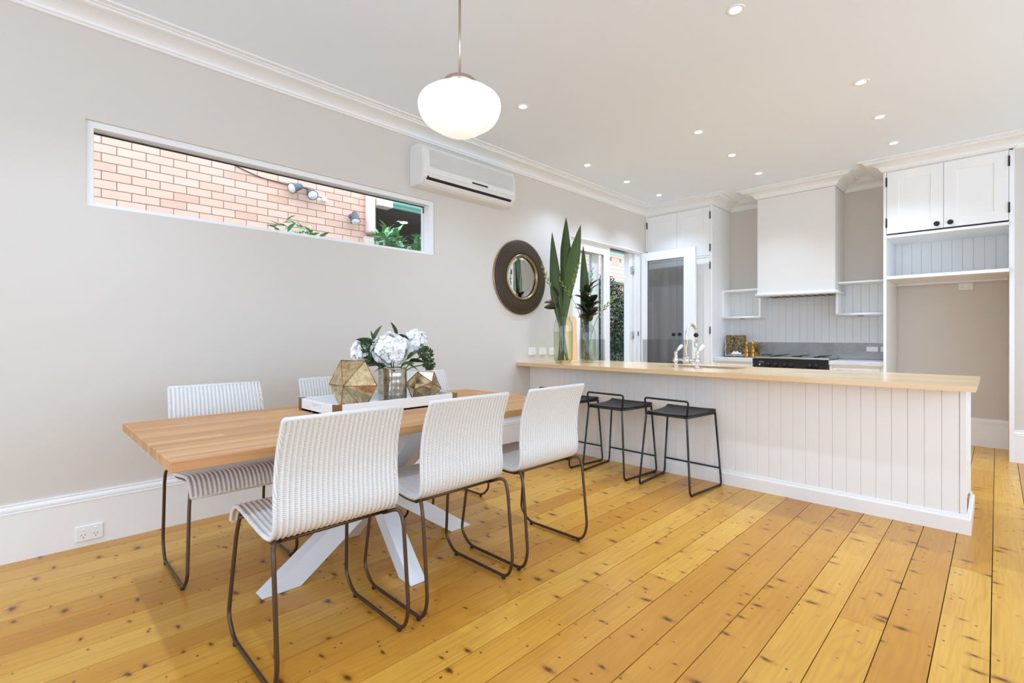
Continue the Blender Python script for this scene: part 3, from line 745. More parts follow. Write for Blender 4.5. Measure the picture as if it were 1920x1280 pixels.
# range hood
hd = thing('range_hood', 'large boxed range hood painted warm white under the cornice', 'range hood', (-1.79, 7.0, 1.7))
HX0, HX1, HY = -2.22, -1.357, 6.79
part('chimney_box', MB().box(HX0, HX1, HY, YB - .001, 1.755, 2.974, .002), M['hood'], hd)
bead = MB(); q = [(HX0 - .012, YB - .02, 1.727), (HX0 - .012, HY - .012, 1.727), (HX1 + .006, HY - .012, 1.727), (HX1 + .006, YB - .02, 1.727)]
bead.tube(q[:], .021, 12); bead.box(HX0 - .005, HX1 + .005, HY - .004, YB - .02, 1.722, 1.756, .002)
part('bead_moulding', bead, M['trim'], hd)
part('filter', MB().box(HX0 + .07, HX1 - .05, HY + .05, YB - .05, 1.708, 1.722, .002), M['steel'], hd)
fs_ = MB()
for k in range(9): fs_.box(HX0 + .10 + k * .08, HX0 + .15 + k * .08, HY + .09, YB - .09, 1.7065, 1.7085)
part('filter_slot', fs_, M['dark'], hd)
# open box shelves
def box_shelf(lab, x0, x1, zb, zt, left_closed=True):
    o = thing('wall_shelf', lab, 'shelf', ((x0 + x1) / 2, 7.1, zb)); y0 = 6.95; yb = YB - .0145
    part('side_panel', MB().box(x0, x0 + .022, y0, yb, zb, zt, .0015), M['cab'], o); part('side_panel', MB().box(x1 - .024, x1, y0, yb, zb, zt, .0015), M['cab'], o)
    part('top_panel', MB().box(x0 + .022, x1 - .024, y0, yb, zt - .022, zt, .0015), M['cab'], o)
    part('bottom_panel', MB().box(x0 + .022, x1 - .024, y0 + .002, yb, zb + .001, zb + .026, .0015).tube([(x0, y0 + .004, zb + .014), (x1, y0 + .004, zb + .014)], .016, 10), M['cab'], o)
    part('under_light', MB().lathe([(0, -.006), (.028, -.006), (.032, 0), (0, 0)], 16, ((x0 + x1) / 2 - .02, 7.06, zb)), M['hinge'], o)
box_shelf('open white box shelf left of the range hood', -2.735, -2.232, 1.442, 1.836)
box_shelf('open white box shelf right of the range hood', -1.383, -.8795, 1.444, 1.850)
# fridge cabinet
FX0, FX1, FF = -.878, .084, 6.62
fc = thing('fridge_cabinet', 'tall white cabinet surround with two upper doors over an empty fridge recess', 'cabinet', (-.4, 6.95, 0))
part('side_panel', MB().box(FX0, FX0 + .027, FF, 7.39, 0, 2.974, .0015), M['cab'], fc)
part('top_rail', MB().box(FX0 + .027, FX1, FF, FF + .03, 2.968, 2.974).box(FX1 - .0025, FX1, FF, 7.39, 1.811, 2.974), M['cab'], fc)
part('upper_shelf', MB().box(FX0 + .027, FX1, FF - .001, 7.39, 2.257, 2.286, .0015), M['cab'], fc)
part('lower_shelf', MB().box(FX0 + .027, FX1, FF - .001, 7.39, 1.812, 1.846, .002), M['cab'], fc)
part('back_rail', MB().box(FX0 + .027, FX1, 7.36, 7.39, 1.792, 1.812, .002), M['cab'], fc)
fm = -.386
for xa, xb, hx, kx in ((FX0 + .031, fm - .0015, FX0 + .031, fm - .052), (fm + .0015, FX1 - .005, FX1 - .005, fm + .052)):
    d = part('door', door_panel(MB(), xa, xb, 2.302, 2.965, FF, st=.1), M['cab'], fc)
    hinges(d, hx + (-.003 if hx < -.5 else .003), FF, (2.42, 2.86)); knob(d, kx, FF, 2.350)
boards(fc, [-.851] + [-.784 + .0862 * k for k in range(10)] + [.083], 7.25, 1.846, 2.257)
part('niche_back', MB().box(-.85, .083, 7.263, 7.28, 1.84, 2.26), M['cab_in'], fc)

# power points and switches; face normal +x (wall_left) or -y
def gpo(name, lab, cat, c, n, wd=.116, h=.072, sockets=2, switches=2, group=None):
    R = Matrix.Translation(c) @ (Matrix.Rotation(PI / 2, 4, 'Z') if n == 'x' else Matrix.Identity(4))  # local: x along wall, -y outwards
    o = thing(name, lab, cat, c, group=group)
    part('plate', MB().box(-wd / 2, wd / 2, -.009, 0, -h / 2, h / 2, .003, M=R), M['plastic'], o)
    for k in range(sockets):
        cx = (k - (sockets - 1) / 2) * wd * .45
        sm = MB()
        for dx, dz, a in ((-.008, .0, .5), (.008, .0, -.5), (0, -.014, 0)):
            sm.box(-.0012, .0012, -.0096, -.008, -.0045, .0045, 0, M=R @ Matrix.Translation((cx + dx, 0, -.008 + dz)) @ Matrix.Rotation(a, 4, 'Y'))
        part('socket', sm, M['dark'], o)
    for k in range(switches):
        cx = (k - (switches - 1) / 2) * wd * .45
        part('switch', MB().box(-.008, .008, -.0125, -.008, -.0045, .0045, .002, M=R @ Matrix.Translation((cx, 0, h * .27 if sockets else 0))), M['plastic'], o)
    return o
gpo('power_outlet', 'white double power point low on the skirting left of the dining table', 'power point', (XW + .0212, .297, .075), 'x', .121, .087)
gpo('power_outlet', 'white double power point high in the empty fridge recess', 'power point', (-.246, 7.399, 1.752), 'y', .121, .078)
gpo('power_outlet', 'white power point on the grey splashback with room to its right', 'power point', (-1.063, YB - .0305, 1.045), 'y', .115, .06, 0, 1)
gpo('power_outlet', 'white power point on the splashback partly hidden by the fridge cabinet side', 'power point', (-.932, YB - .0305, 1.045), 'y', .10, .06, 1, 1)
gpo('light_switch', 'leftmost white switch plate above the end of the timber bench', 'switch', (XW + .0002, 4.09, 1.028), 'x', .125, .082, 0, 2)
gpo('light_switch', 'middle white plate of the three above the bench, with one dial', 'switch', (XW + .0002, 4.268, 1.026), 'x', .12, .080, 1, 0)
gpo('light_switch', 'right white plate of the three, partly behind the larger vase', 'switch', (XW + .0002, 4.44, 1.022), 'x', .115, .080, 0, 2)

# ------------------------------------------------------------------ island bench
ib = thing('island_base', 'long white panelled base of the kitchen bench', 'kitchen bench', (-1.9, 4.4, 0))
IY, IX1, SX0_, SX1_ = 4.056, -.130, -2.32, -1.60
part('carcass', MB().box(XW + .002, IX1 - .012, IY + .013, IY + .03, 0, .879).box(XW + .002, IX1 - .012, 4.68, 4.70, 0, .64).box(XW + .002, SX0_ - .05, 4.68, 4.70, .64, .879).box(SX1_ + .05, IX1 - .012, 4.68, 4.70, .64, .879).box(IX1 - .03, IX1 - .012, IY + .03, 4.68, 0, .879).box(XW + .002, IX1 - .03, IY + .03, 4.68, .06, .08), M['cab'], ib)
part('post', MB().box(IX1 - .032, IX1, IY - .003, IY + .04, .09, .879, .002), M['cab'], ib)
part('post', MB().box(XW + .002, XW + .022, IY - .003, IY + .03, .09, .879, .002), M['cab'], ib)
part('end_frame', MB().box(IX1 - .012, IX1 - .001, IY + .04, IY + .06, .09, .879, .001).box(IX1 - .012, IX1, 4.66, 4.70, .09, .879, .001).box(IX1 - .012, IX1, IY + .04, 4.66, .80, .879, .001), M['cab'], ib)
xs = [-.163 - .0832 * k for k in range(43)]; xs = [x for x in xs if x > XW + .03] + [XW + .022]
boards(ib, xs[::-1], IY, .09, .879, .013, mat='cab')
kp = [(0, 0), (.020, 0), (.020, .088), (.017, .093), (.012, .096), (.010, .098), (.008, .112), (0, .114)]
part('kickboard', MB().sweep(kp, [(IX1 + .0, 4.70), (IX1, IY), (XW + .003, IY)], side=-1), M['cab'], ib)
# timber top with a cut-out for the sink
bt = MB(); TX0, TX1, TY0, TY1, TZ0, TZ1 = XW + .001, -.085, 3.835, 4.826, .880, .915
SX0, SX1, SY0, SY1 = -2.32, -1.60, 4.33, 4.665
for xa, xb, ya, yb in ((TX0, SX0, TY0, TY1), (SX1, TX1, TY0, TY1), (SX0, SX1, TY0, SY0), (SX0, SX1, SY1, TY1)): bt.box(xa, xb, ya, yb, TZ0, TZ1, 0)
solo('benchtop', bt, M['bench'], 'long pale timber benchtop with a cut-out sink', 'benchtop', loc=(-1.9, 4.3, .9))
sk = thing('sink', 'undermount sink sunk into the timber benchtop', 'sink', (-1.96, 4.5, .7))
part('basin', MB().box(SX0 - .012, SX1 + .012, SY0 - .012, SY1 + .012, .70, .712).box(SX0 - .012, SX0, SY0, SY1, .712, .879).box(SX1, SX1 + .012, SY0, SY1, .712, .879).box(SX0 - .012, SX1 + .012, SY0 - .012, SY0, .712, .879).box(SX0 - .012, SX1 + .012, SY1, SY1 + .012, .712, .879), M['steel'], sk)
part('drain', MB().lathe([(0, .716), (.03, .714), (.042, .712)], 18, (-1.96, 4.52, 0)), M['chrome'], sk)
fa = thing('kitchen_tap', 'chrome bridge tap with gooseneck spout and white lever handles', 'tap', (-1.985, 4.25, .915))
tx0, tx1, ty = -2.083, -1.885, 4.235
tm = (tx0 + tx1) / 2
part('bridge', MB().tube([(tx0, ty, .985), (tx1, ty, .985)], .011, 12).lathe([(0, -.03), (.022, -.03), (.030, -.022), (.030, .022), (.022, .03), (0, .03)], 16, M=Matrix.Translation((tm, ty, .985)) @ Matrix.Rotation(PI / 2, 4, 'Y')), M['chrome'], fa)
sp = [(tm, ty, .99), (tm, ty, 1.205)] + [(tm, ty + .1 - .1 * math.cos(a), 1.205 + .1 * math.sin(a)) for a in [PI * k / 10 for k in range(1, 11)]] + [(tm, ty + .2, 1.13)]
part('spout', MB().tube(sp, .0115, 12).lathe([(.0115, 0), (.016, -.004), (.016, -.05), (.013, -.055), (0, -.055)], 14, (tm, ty + .2, 1.15)), M['chrome'], fa)
part('spray_knob', MB().sphere((tm + .004, ty + .19, 1.21), .022), M['knob'], fa)
for tx in (tx0, tx1):
    part('pillar', MB().lathe([(0, .9155), (.032, .9155), (.032, .920), (.022, .928), (.013, .945), (.012, .96), (.026, .970), (.028, .985), (.024, 1.0), (.014, 1.006), (.016, 1.02), (.014, 1.045), (.018, 1.05), (.012, 1.062), (0, 1.064)], 18, (tx, ty, 0)), M['chrome'], fa)
    D = Vector((.55, .25, .72)).normalized(); R = Matrix.Translation((tx, ty, 1.055)) @ D.to_track_quat('Z', 'Y').to_matrix().to_4x4()
    lv = part('lever', MB().tube([R @ Vector((0, 0, 0)), R @ Vector((0, 0, .03))], .006), M['chrome'], fa)
    part('lever_grip', MB().lathe([(.006, .02), (.011, .026), (.014, .05), (.016, .07), (.012, .084), (0, .088)], 14, M=R), M['ceramic'], lv)
# ------------------------------------------------------------------ dining table
TX, TY, TZ = -2.455, 1.43, .785
ta = thing('dining_table', 'oak topped dining table on a white crossed metal base', 'table', (TX, TY, 0))
part('tabletop', MB().box(-2.975, -1.937, .358, 2.500, TZ - .039, TZ, .0025), M['oak'], ta)
BXc, BYc = -2.42, 1.395
def beam(a, b_, wx, wz, side):
    """square tube from floor point a to under-table point b_, ends cut level"""
    a, b_ = Vector(a), Vector(b_); d = Vector(((b_ - a).x, (b_ - a).y, 0)).normalized(); s_ = Vector((-d.y, d.x, 0))
    L = wx; mb = MB(); vs = []
    for p in (a, b_):
        for sa, sb in ((-1, -1), (1, -1), (1, 1), (-1, 1)): vs.append(p + d * (sa * L / 2) + s_ * (sb * wz / 2))
    mb.add(vs, [(0, 1, 2, 3), (4, 5, 6, 7)] + [(k, (k + 1) % 4, 4 + (k + 1) % 4, 4 + k) for k in range(4)]); return mb
zt = TZ - .047
for k, (f, t_, wl) in enumerate((((BXc, BYc - .52), (BXc - .0, BYc + .50), .175), ((BXc, BYc + .56), (BXc + .0, BYc - .52), .155), ((BXc + .37, BYc - .02), (BXc - .36, BYc), .11), ((BXc - .37, BYc + .02), (BXc + .36, BYc + .0), .11))):
    part('leg', beam((*f, .002), (*t_, zt), wl, .085, k), M['legwhite'], ta)
part('mounting_plate', MB().box(BXc - .42, BXc + .42, BYc - .05, BYc + .05, zt, TZ - .0395, .002).box(BXc - .05, BXc + .05, BYc - .58, BYc + .58, zt, TZ - .0395, .002), M['legwhite'], ta)

# ------------------------------------------------------------------ wicker chairs (local: x forward, z up, rear feet at x=0)
CH = [(.005, .922), (.012, .905), (.032, .855), (.052, .79), (.062, .72), (.064, .65), (.060, .60), (.060, .565), (.068, .533), (.085, .512), (.112, .500), (.16, .496), (.24, .504), (.33, .516), (.41, .527), (.455, .528), (.490, .518), (.515, .497), (.530, .470), (.534, .452)]
def smooth_profile(P, n):
    out = []
    m = len(P)
    for i in range(m - 1):
        p0, p1, p2, p3 = [Vector((*P[max(0, min(m - 1, i + k))], 0)) for k in (-1, 0, 1, 2)]
        for k in range(n):
            t = k / n
            out.append(.5 * ((2 * p1) + (p2 - p0) * t + (2 * p0 - 5 * p1 + 4 * p2 - p3) * t * t + (3 * p1 - p0 - 3 * p2 + p3) * t ** 3))
    out.append(Vector((*P[-1], 0))); return out
def make_chair(label):
    o = thing('dining_chair', label, 'chair', (0, 0, 0), group='white wicker dining chairs')
    pr = smooth_profile(CH, 3); n = len(pr); S = [0]
    for a, b_ in zip(pr, pr[1:]): S.append(S[-1] + (b_ - a).length)
    N = []
    for i in range(n):
        t = (pr[min(n - 1, i + 1)] - pr[max(0, i - 1)]).normalized(); N.append(Vector((-t.y, t.x, 0)))   # sitter's side
    W, RIB, nw = .472, .0197, 24 * 5 + 1
    mb = MB(); mb.uv = []
    def wdt(s): return W * (1 - .04 * max(0, (1 - s / .35))) / 1.0
    for side in (1, -1):
        b0 = len(mb.v)
        for i in range(n):
            ww = wdt(S[i])
            for j in range(nw):
                a = j / (nw - 1) - .5; rib = .0036 * math.cos(2 * PI * (j / 5.0)) ; edge = max(0, (abs(a) - .47) / .03)
                off = side * (.0065 + rib) * (1 - .6 * edge)
                p = pr[i] + N[i] * off
                mb.v.append((p.x, a * ww, p.y)); mb.uv.append((a * W, S[i]))
        for i in range(n - 1):
            for j in range(nw - 1):
                q = (b0 + i * nw + j, b0 + i * nw + j + 1, b0 + (i + 1) * nw + j + 1, b0 + (i + 1) * nw + j)
                mb.f.append(q if side > 0 else q[::-1]); mb.s.append(True)
    part('seat_shell', mb, M['wicker'], o, recalc=False)
    ed = [Vector((pr[i].x, sgn * (wdt(S[i]) / 2), pr[i].y)) for sgn, rng in ((1, range(n)), (-1, range(n - 1, -1, -1))) for i in rng]
    em = MB().tube(ed, .0085, 8, closed=True); em.uv = [(k * .01, p[2]) for k, p in enumerate(em.v)]
    part('edge_binding', em, M['wicker'], o)
    for s in (1, -1):
        y = s * .222; yo = s * .25
        path_ = [(.115, y * .93, .478), (.050, yo * .985, .504), (.030, yo, .44), (-.004, yo * 1.005, .10), (.03, yo, .014), (.455, yo, .014), (.520, yo, .085), (.478, y * 1.05, .42), (.462, y * 1.0, .502), (.43, y, .508), (.30, y, .494), (.19, y, .478), (.12, y * .99, .480)]
        f = part('side_frame', MB().tube(fillet(path_, [.0, .04, .05, .07, .05, .05, .03, .1, .045, .03, .05, .05, 0], 5), .0078, 10), M['bronze'], o)
        for fx in (.06, .43): part('foot_glide', MB().lathe([(0, 0), (.009, 0), (.010, .004), (.009, .012), (0, .012)], 12, (fx, yo, 0)), M['rubber'], f)
    part('rear_crossbar', MB().tube([(.122, -.222, .480), (.122, .222, .480)], .0078, 10), M['bronze'], o)
    part('front_crossbar', MB().tube([(.462, -.23, .482), (.462, .23, .482)], .0078, 10), M['bronze'], o)
    return o
near = [(.850, 'near white wicker chair closest to the camera, at the near corner of the table'), (1.448, 'middle white wicker chair of the three with backs to the camera'), (2.065, 'white wicker chair with its back to the camera, nearest the stools')]
far = [(.805, 'white wicker chair on the wall side at the left end of the table'), (1.505, 'white wicker chair on the wall side, mostly behind the tray'), (2.20, 'white wicker chair on the wall side behind the small gold ornament')]
c0 = make_chair(near[0][1]); c0.location = (-1.672, near[0][0], 0); c0.rotation_euler = (0, 0, PI)
for y, lab in near[1:]: dup(c0, None, (-1.672 - (y - .85) * .01, y, 0), PI, lab)
for y, lab in far: dup(c0, None, (-3.172 - (.01 if y > 1 else 0), y, 0), 0, lab)

# ------------------------------------------------------------------ bar stools (local: +y towards the bench)
def make_stool(label):
    o = thing('bar_stool', label, 'stool', (0, 0, 0), group='black bar stools along the bench')
    def sf(u, v):
        y = -.20 + .405 * v; wd = .165 + .045 * v; x = (u * 2 - 1) * wd
        z = .594 + .006 * (u * 2 - 1) ** 2 - .008 * math.sin(PI * v) + (.014 * max(0, (v - .8) / .2) ** 2 if v < 1 else .012)
        return x, y, z
    m = MB(); nu, nv = 13, 15
    m.grid(lambda u, v: sf(u, v), nu, nv); m.grid(lambda u, v: (sf(u, v)[0], sf(u, v)[1], sf(u, v)[2] - .022), nu, nv)
    B = nu * nv; rim = list(range(nu)) + [i * nu + nu - 1 for i in range(1, nv)] + [(nv - 1) * nu + i for i in range(nu - 2, -1, -1)] + [i * nu for i in range(nv - 2, 0, -1)]
    for a, b_ in zip(rim, rim[1:] + rim[:1]): m.f.append((a, b_, B + b_, B + a)); m.s.append(False)
    part('seat', m, M['blackseat'], o)
    part('seat_edge', MB().tube([(-.208, .205, .600), (-.1, .21, .596), (.1, .21, .596), (.208, .205, .600)], .0135, 10), M['blackseat'], o)
    back = [(-.172, -.205, .575), (-.185, -.205, .705), (.185, -.205, .705), (.172, -.205, .575)]
    part('back_rail', MB().tube(fillet(back, .022), .0082, 8), M['black'], o)
    for s in (1, -1):
        p = [(s * .172, -.205, .58), (s * .215, -.238, .010), (s * .250, .222, .010), (s * .207, .205, .585)]
        f = part('side_loop', MB().tube(fillet(p, .03), .0082, 8), M['black'], o)
        for a in (.07, .93): part('foot_pad', MB().box(-.008, .008, -.02, .02, 0, .008, .002, M=Matrix.Translation((s * (.215 + .035 * a), -.238 + .46 * a, 0))), M['rubber'], f)
    part('footrest', MB().tube([(-.239, .218, .14), (.239, .218, .14)], .0075, 8), M['black'], o)
    part('under_bar', MB().tube([(-.17, -.2, .577), (.17, -.2, .577)], .006, 8).tube([(-.205, .19, .577), (.205, .19, .577)], .006, 8).tube([(-.172, -.2, .577), (-.207, .2, .577)], .006, 8).tube([(.172, -.2, .577), (.207, .2, .577)], .006, 8), M['black'], o)
    return o
st0 = make_stool('black bar stool nearest the free end of the bench'); st0.location = (-1.832, 3.772, 0); st0.rotation_euler = (0, 0, -.03)
dup(st0, None, (-2.398, 3.772, 0), -.02, 'middle one of the three black bar stools')
dup(st0, None, (-2.962, 3.765, 0), -.02, 'black bar stool nearest the wall, half hidden by a wicker chair')

# ------------------------------------------------------------------ pendant and downlights
pk = 2.5; px_, py_ = -.7789 * pk, .6362 * pk
pe = thing('pendant_lamp', 'white opal schoolhouse pendant lamp on a thin nickel rod', 'pendant lamp', (px_, py_, CEIL))
part('canopy', MB().lathe([(0, CEIL), (.065, CEIL), (.065, CEIL - .018), (.02, CEIL - .03), (0, CEIL - .03)], 24, (px_, py_, 0)), M['nickel'], pe)
part('rod', MB().tube([(px_, py_, 2.522), (px_, py_, CEIL - .02)], .0065, 10), M['nickel'], pe)
fit = part('shade_holder', MB().lathe([(0, 2.530), (.013, 2.530), (.016, 2.512), (.066, 2.508), (.079, 2.500), (.0805, 2.468), (.0765, 2.468), (.072, 2.495), (0, 2.498)], 28, (px_, py_, 0)), M['nickel'], pe)
for a in (.3, 2.4, 4.5): part('thumbscrew', MB().tube([(px_ + .078 * math.cos(a), py_ + .078 * math.sin(a), 2.482), (px_ + .096 * math.cos(a), py_ + .096 * math.sin(a), 2.482)], .005, 8), M['nickel'], fit)
shp = [(.070, 2.496), (.0735, 2.470), (.10, 2.459), (.14, 2.442), (.175, 2.424), (.197, 2.408), (.2075, 2.392), (.2105, 2.375), (.2085, 2.352), (.199, 2.324), (.184, 2.300), (.165, 2.282), (.142, 2.268), (.126, 2.261), (.120, 2.256), (.113, 2.249), (.092, 2.242), (.083, 2.238), (.077, 2.231), (.05, 2.225), (.025, 2.2225), (0, 2.222)]
part('glass_shade', MB().lathe(shp, 48, (px_, py_, 0)), M['opal'], pe)

DL = [(-3.205, 4.42, 'left row, nearest the camera'), (-3.205, 5.23, 'left row, middle'), (-3.205, 6.03, 'left row, nearest the pantry'),
      (-1.957, 4.42, 'middle row, nearest the camera'), (-1.957, 5.23, 'middle row, middle'), (-1.957, 6.03, 'middle row, nearest the range hood'),
      (-.715, 4.40, 'right row, nearest the camera'), (-.715, 5.21, 'right row, middle'), (-.715, 6.01, 'right row, nearest the fridge cabinet'),
      (-2.762, 2.92, 'dining end, beside the pendant lamp'), (-1.070, 2.915, 'dining end, top centre right of the photo'),
      (-2.762, .22, 'dining end, above the near end of the table'), (-1.070, .22, 'dining end, above the camera')]
def downlight(x, y, lab):
    o = thing('downlight', 'recessed white ceiling downlight, ' + lab, 'downlight', (x, y, CEIL), group='recessed ceiling downlights')
    part('trim_ring', MB().lathe([(.030, -.0005), (.032, -.004), (.046, -.005), (.050, -.003), (.051, 0), (.030, 0)], 24, (x, y, CEIL)), M['trim'], o)
    part('lamp', MB().lathe([(0, -.003), (.028, -.003), (.0305, -.0008), (0, -.0008)], 20, (x, y, CEIL)), M['lens'], o)
    l = bpy.data.lights.new('downlight_beam', 'SPOT'); l.energy = DOWNLIGHT_W; l.spot_size = 2.0; l.spot_blend = 1.0; l.shadow_soft_size = .03; l.color = LAMP_COL
    lo = bpy.data.objects.new('downlight_beam', l); COL.objects.link(lo); lo.parent = o; lo.location = (0, 0, -.012)
for x, y, lab in DL: downlight(x, y, lab)

# ------------------------------------------------------------------ air conditioner
ac = thing('air_conditioner', 'white split air conditioner high on the left wall', 'air conditioner', (XW, 3.05, 2.7))
A0, A1 = 2.474, 3.625; xw = XW + .001
sec = [(xw, 2.885), (xw + .135, 2.885), (xw + .165, 2.872), (xw + .186, 2.835), (xw + .196, 2.72), (xw + .200, 2.635), (xw + .190, 2.60), (xw + .150, 2.548), (xw + .118, 2.532), (xw, 2.532)]
part('housing', MB().prism(sec, A0 + .012, A1 - .012, 'y', smooth=False), M['acplastic'], ac)
for ya, yb in ((A0, A0 + .0125), (A1 - .0125, A1)): part('end_cap', MB().prism([(a - (.006 if a > xw + .01 else 0), z) for a, z in sec], ya, yb, 'y'), M['acplastic'], ac)
gm = MB()
for k in range(15):
    z = 2.838 - k * .0105; x = xw + .1865 + (2.835 - z) * .087
    gm.box(x - .004, x + .003, A0 + .075, A1 - .03, z - .0062, z + .0004, .0008)
part('grille', gm, M['acgrille'], ac)
part('front_panel', MB().prism([(xw + .190, 2.868 - .185), (xw + .2035, 2.675), (xw + .2055, 2.632), (xw + .198, 2.625), (xw + .19, 2.63)], A0 + .05, A1 - .025, 'y'), M['acplastic'], ac)
dp = part('display', MB().box(xw + .2045, xw + .2075, 3.03, 3.23, 2.641, 2.656, .001), M['dark'], ac)
part('louvre', MB().prism([(xw + .200, 2.622), (xw + .2035, 2.616), (xw + .186, 2.584), (xw + .182, 2.588)], A0 + .07, A1 - .045, 'y'), M['acplastic'], ac)
part('air_slot', MB().prism([(xw + .1915, 2.605), (xw + .193, 2.588), (xw + .1795, 2.571), (xw + .171, 2.578)], A0 + .055, A1 - .06, 'y'), M['dark'], ac)
part('lower_flap', MB().prism([(xw + .181, 2.572), (xw + .1785, 2.566), (xw + .150, 2.5415), (xw + .148, 2.546)], A0 + .04, A1 - .04, 'y'), M['acplastic'], ac)
part('screw_cap', MB().box(xw + .04, xw + .055, A0 - .003, A0 + .001, 2.56, 2.60, .002), M['acplastic'], ac)

# ------------------------------------------------------------------ round mirror
my, mz = 3.897, 1.843
mi = thing('round_mirror', 'round wall mirror with a wide dark beaded bronze frame', 'mirror', (XW, my, mz))
MR = Matrix.Translation((XW, my, mz)) @ Matrix.Rotation(PI / 2, 4, 'Y')
part('frame', MB().lathe([(.232, .006), (.232, .044), (.262, .046), (.30, .043), (.36, .034), (.398, .022), (.406, .018), (.408, .002), (.232, .002)], 72, M=MR), M['bronzeframe'], mi)
fb = MB(); bump_ = MB().sphere((0, 0, 0), .0075, 6, 4)
for k in range(11):
    r = .272 + .0118 * k; h = .0455 - .0236 * ((r - .262) / .136) ** 1.35; nb_ = int(2 * PI * r / .0165)
    for q in range(nb_):
        a = 2 * PI * (q + .5 * (k % 2)) / nb_; c = Vector((r * math.cos(a), r * math.sin(a), h))
        fb.add([MR @ (c + Vector(p) * .62) for p in bump_.v], bump_.f, True)
part('beading', fb, M['bead'], mi, kind='stuff', recalc=False)
part('inner_rim', MB().lathe([(.222, .030), (.226, .043), (.236, .050), (.246, .048), (.25, .042), (.248, .02), (.222, .02)], 72, M=MR), M['goldrim'], mi)
part('outer_rim', MB().lathe([(.402, .004), (.402, .016), (.405, .019), (.410, .015), (.411, .004)], 72, M=MR), M['goldrim'], mi)
part('mirror_glass', MB().lathe([(0, .028), (.195, .028), (.224, .0235), (.224, .018), (0, .018)], 64, M=MR, smooth=False), M['mirror'], mi)
# ------------------------------------------------------------------ tray and table decorations
tr = thing('serving_tray', 'white rectangular serving tray with bronze corner brackets on the table', 'tray', (-2.585, 1.515, TZ))
tx0, tx1, ty0, ty1, tz0, tz1, tt = -2.81, -2.36, 1.128, 1.905, TZ + .0005, TZ + .066, .013
part('base', MB().box(tx0, tx1, ty0, ty1, tz0, tz0 + .012, .001), M['cab'], tr)
part('side', MB().box(tx0, tx0 + tt, ty0, ty1, tz0, tz1, .0015), M['cab'], tr); part('side', MB().box(tx1 - tt, tx1, ty0, ty1, tz0, tz1, .0015), M['cab'], tr)
for ya, yb in ((ty0, ty0 + tt), (ty1 - tt, ty1)):
    part('end', MB().box(tx0 + tt, -2.645, ya, yb, tz0, tz1, .001).box(-2.525, tx1 - tt, ya, yb, tz0, tz1, .001).box(-2.645, -2.525, ya, yb, tz0, tz0 + .026, .001).box(-2.645, -2.525, ya, yb, tz1 - .014, tz1, .001), M['cab'], tr)
for cx, sx in ((tx0, 1), (tx1, -1)):
    for cy, sy in ((ty0, 1), (ty1, -1)):
        mb = MB().box(cx - sx * .0018, cx + sx * .034, cy - sy * .0018, cy, tz0, tz1 + .0016, .0005).box(cx - sx * .0018, cx, cy, cy + sy * .034, tz0, tz1 + .0016, .0005).box(cx, cx + sx * .034, cy, cy + sy * .013, tz1, tz1 + .0016).box(cx, cx + sx * .013, cy + sy * .013, cy + sy * .034, tz1, tz1 + .0016)
        for zz in (.018, .048): mb.sphere((cx + sx * .024, cy - sy * .002, tz0 + zz), .003, 8, 5).sphere((cx - sx * .002, cy + sy * .024, tz0 + zz), .003, 8, 5)
        part('corner_bracket', mb, M['brass'], tr)
TB = tz0 + .0125
RV, FV = Vector((.7111, .7031, 0)), Vector((-.7031, .7111, 0))   # across and away from the dining end of the room
def facets(parent, V, F_, cuts, matn, r=.0024):
    ce = sum((Vector(v) for v in V), Vector()) / len(V)
    for f in F_:
        n = (Vector(V[f[1]]) - Vector(V[f[0]])).cross(Vector(V[f[2]]) - Vector(V[f[0]])).normalized()
        if n.dot(Vector(V[f[0]]) - ce) < 0: f = f[::-1]; n = -n
        P = [Vector(V[i]) for i in f]
        part('facet', MB().add(P + [p - n * .003 for p in P], [(0, 1, 2), (5, 4, 3), (0, 3, 4, 1), (1, 4, 5, 2), (2, 5, 3, 0)]), M[matn], parent)
    E = {tuple(sorted((f[i], f[(i + 1) % 3]))) for f in F_ for i in range(3)}
    mb = MB()
    for a, b_ in E: mb.tube([V[a], V[b_]], r, 6)
    part('brass_edges', mb, M['brass'], parent)
ob = Vector((-2.505, 1.295, TB + .136)); ax = (-FV * .93 - RV * .30).normalized(); ux = (RV - ax * RV.dot(ax)).normalized(); uz = ax.cross(ux); uz = uz if uz.z > 0 else -uz
V = [ob + (ux * math.cos(PI * k / 3) + uz * math.sin(PI * k / 3)) * .153 for k in range(6)] + [ob + ax * .085, ob - ax * .085]
o1 = thing('geometric_ornament', 'large gold faceted mercury glass ornament at the left end of the tray', 'ornament', (ob.x, ob.y, TB))
facets(o1, V, [(k, (k + 1) % 6, 6 + s) for k in range(6) for s in (0, 1)], None, 'mercury')
bmi = bmesh.new(); bmesh.ops.create_icosphere(bmi, subdivisions=1, radius=.108)
o2c = Vector((-2.525, 1.775, 0)); Ri = Matrix.Rotation(2.05, 4, 'Z') @ Matrix.Rotation(.55, 4, 'X') @ Matrix.Rotation(.35, 4, 'Y')
Vi = [Ri @ v.co for v in bmi.verts]; zmin = min(v.z for v in Vi); Fi = [tuple(v.index for v in f.verts) for f in bmi.faces]; bmi.free()
o2 = thing('geometric_ornament', 'small gold faceted mercury glass ornament at the right end of the tray', 'ornament', (o2c.x, o2c.y, TB))
facets(o2, [v + o2c + Vector((0, 0, TB - zmin + .002)) for v in Vi], Fi, None, 'mercury')
VC = Vector((-2.565, 1.58, 0))
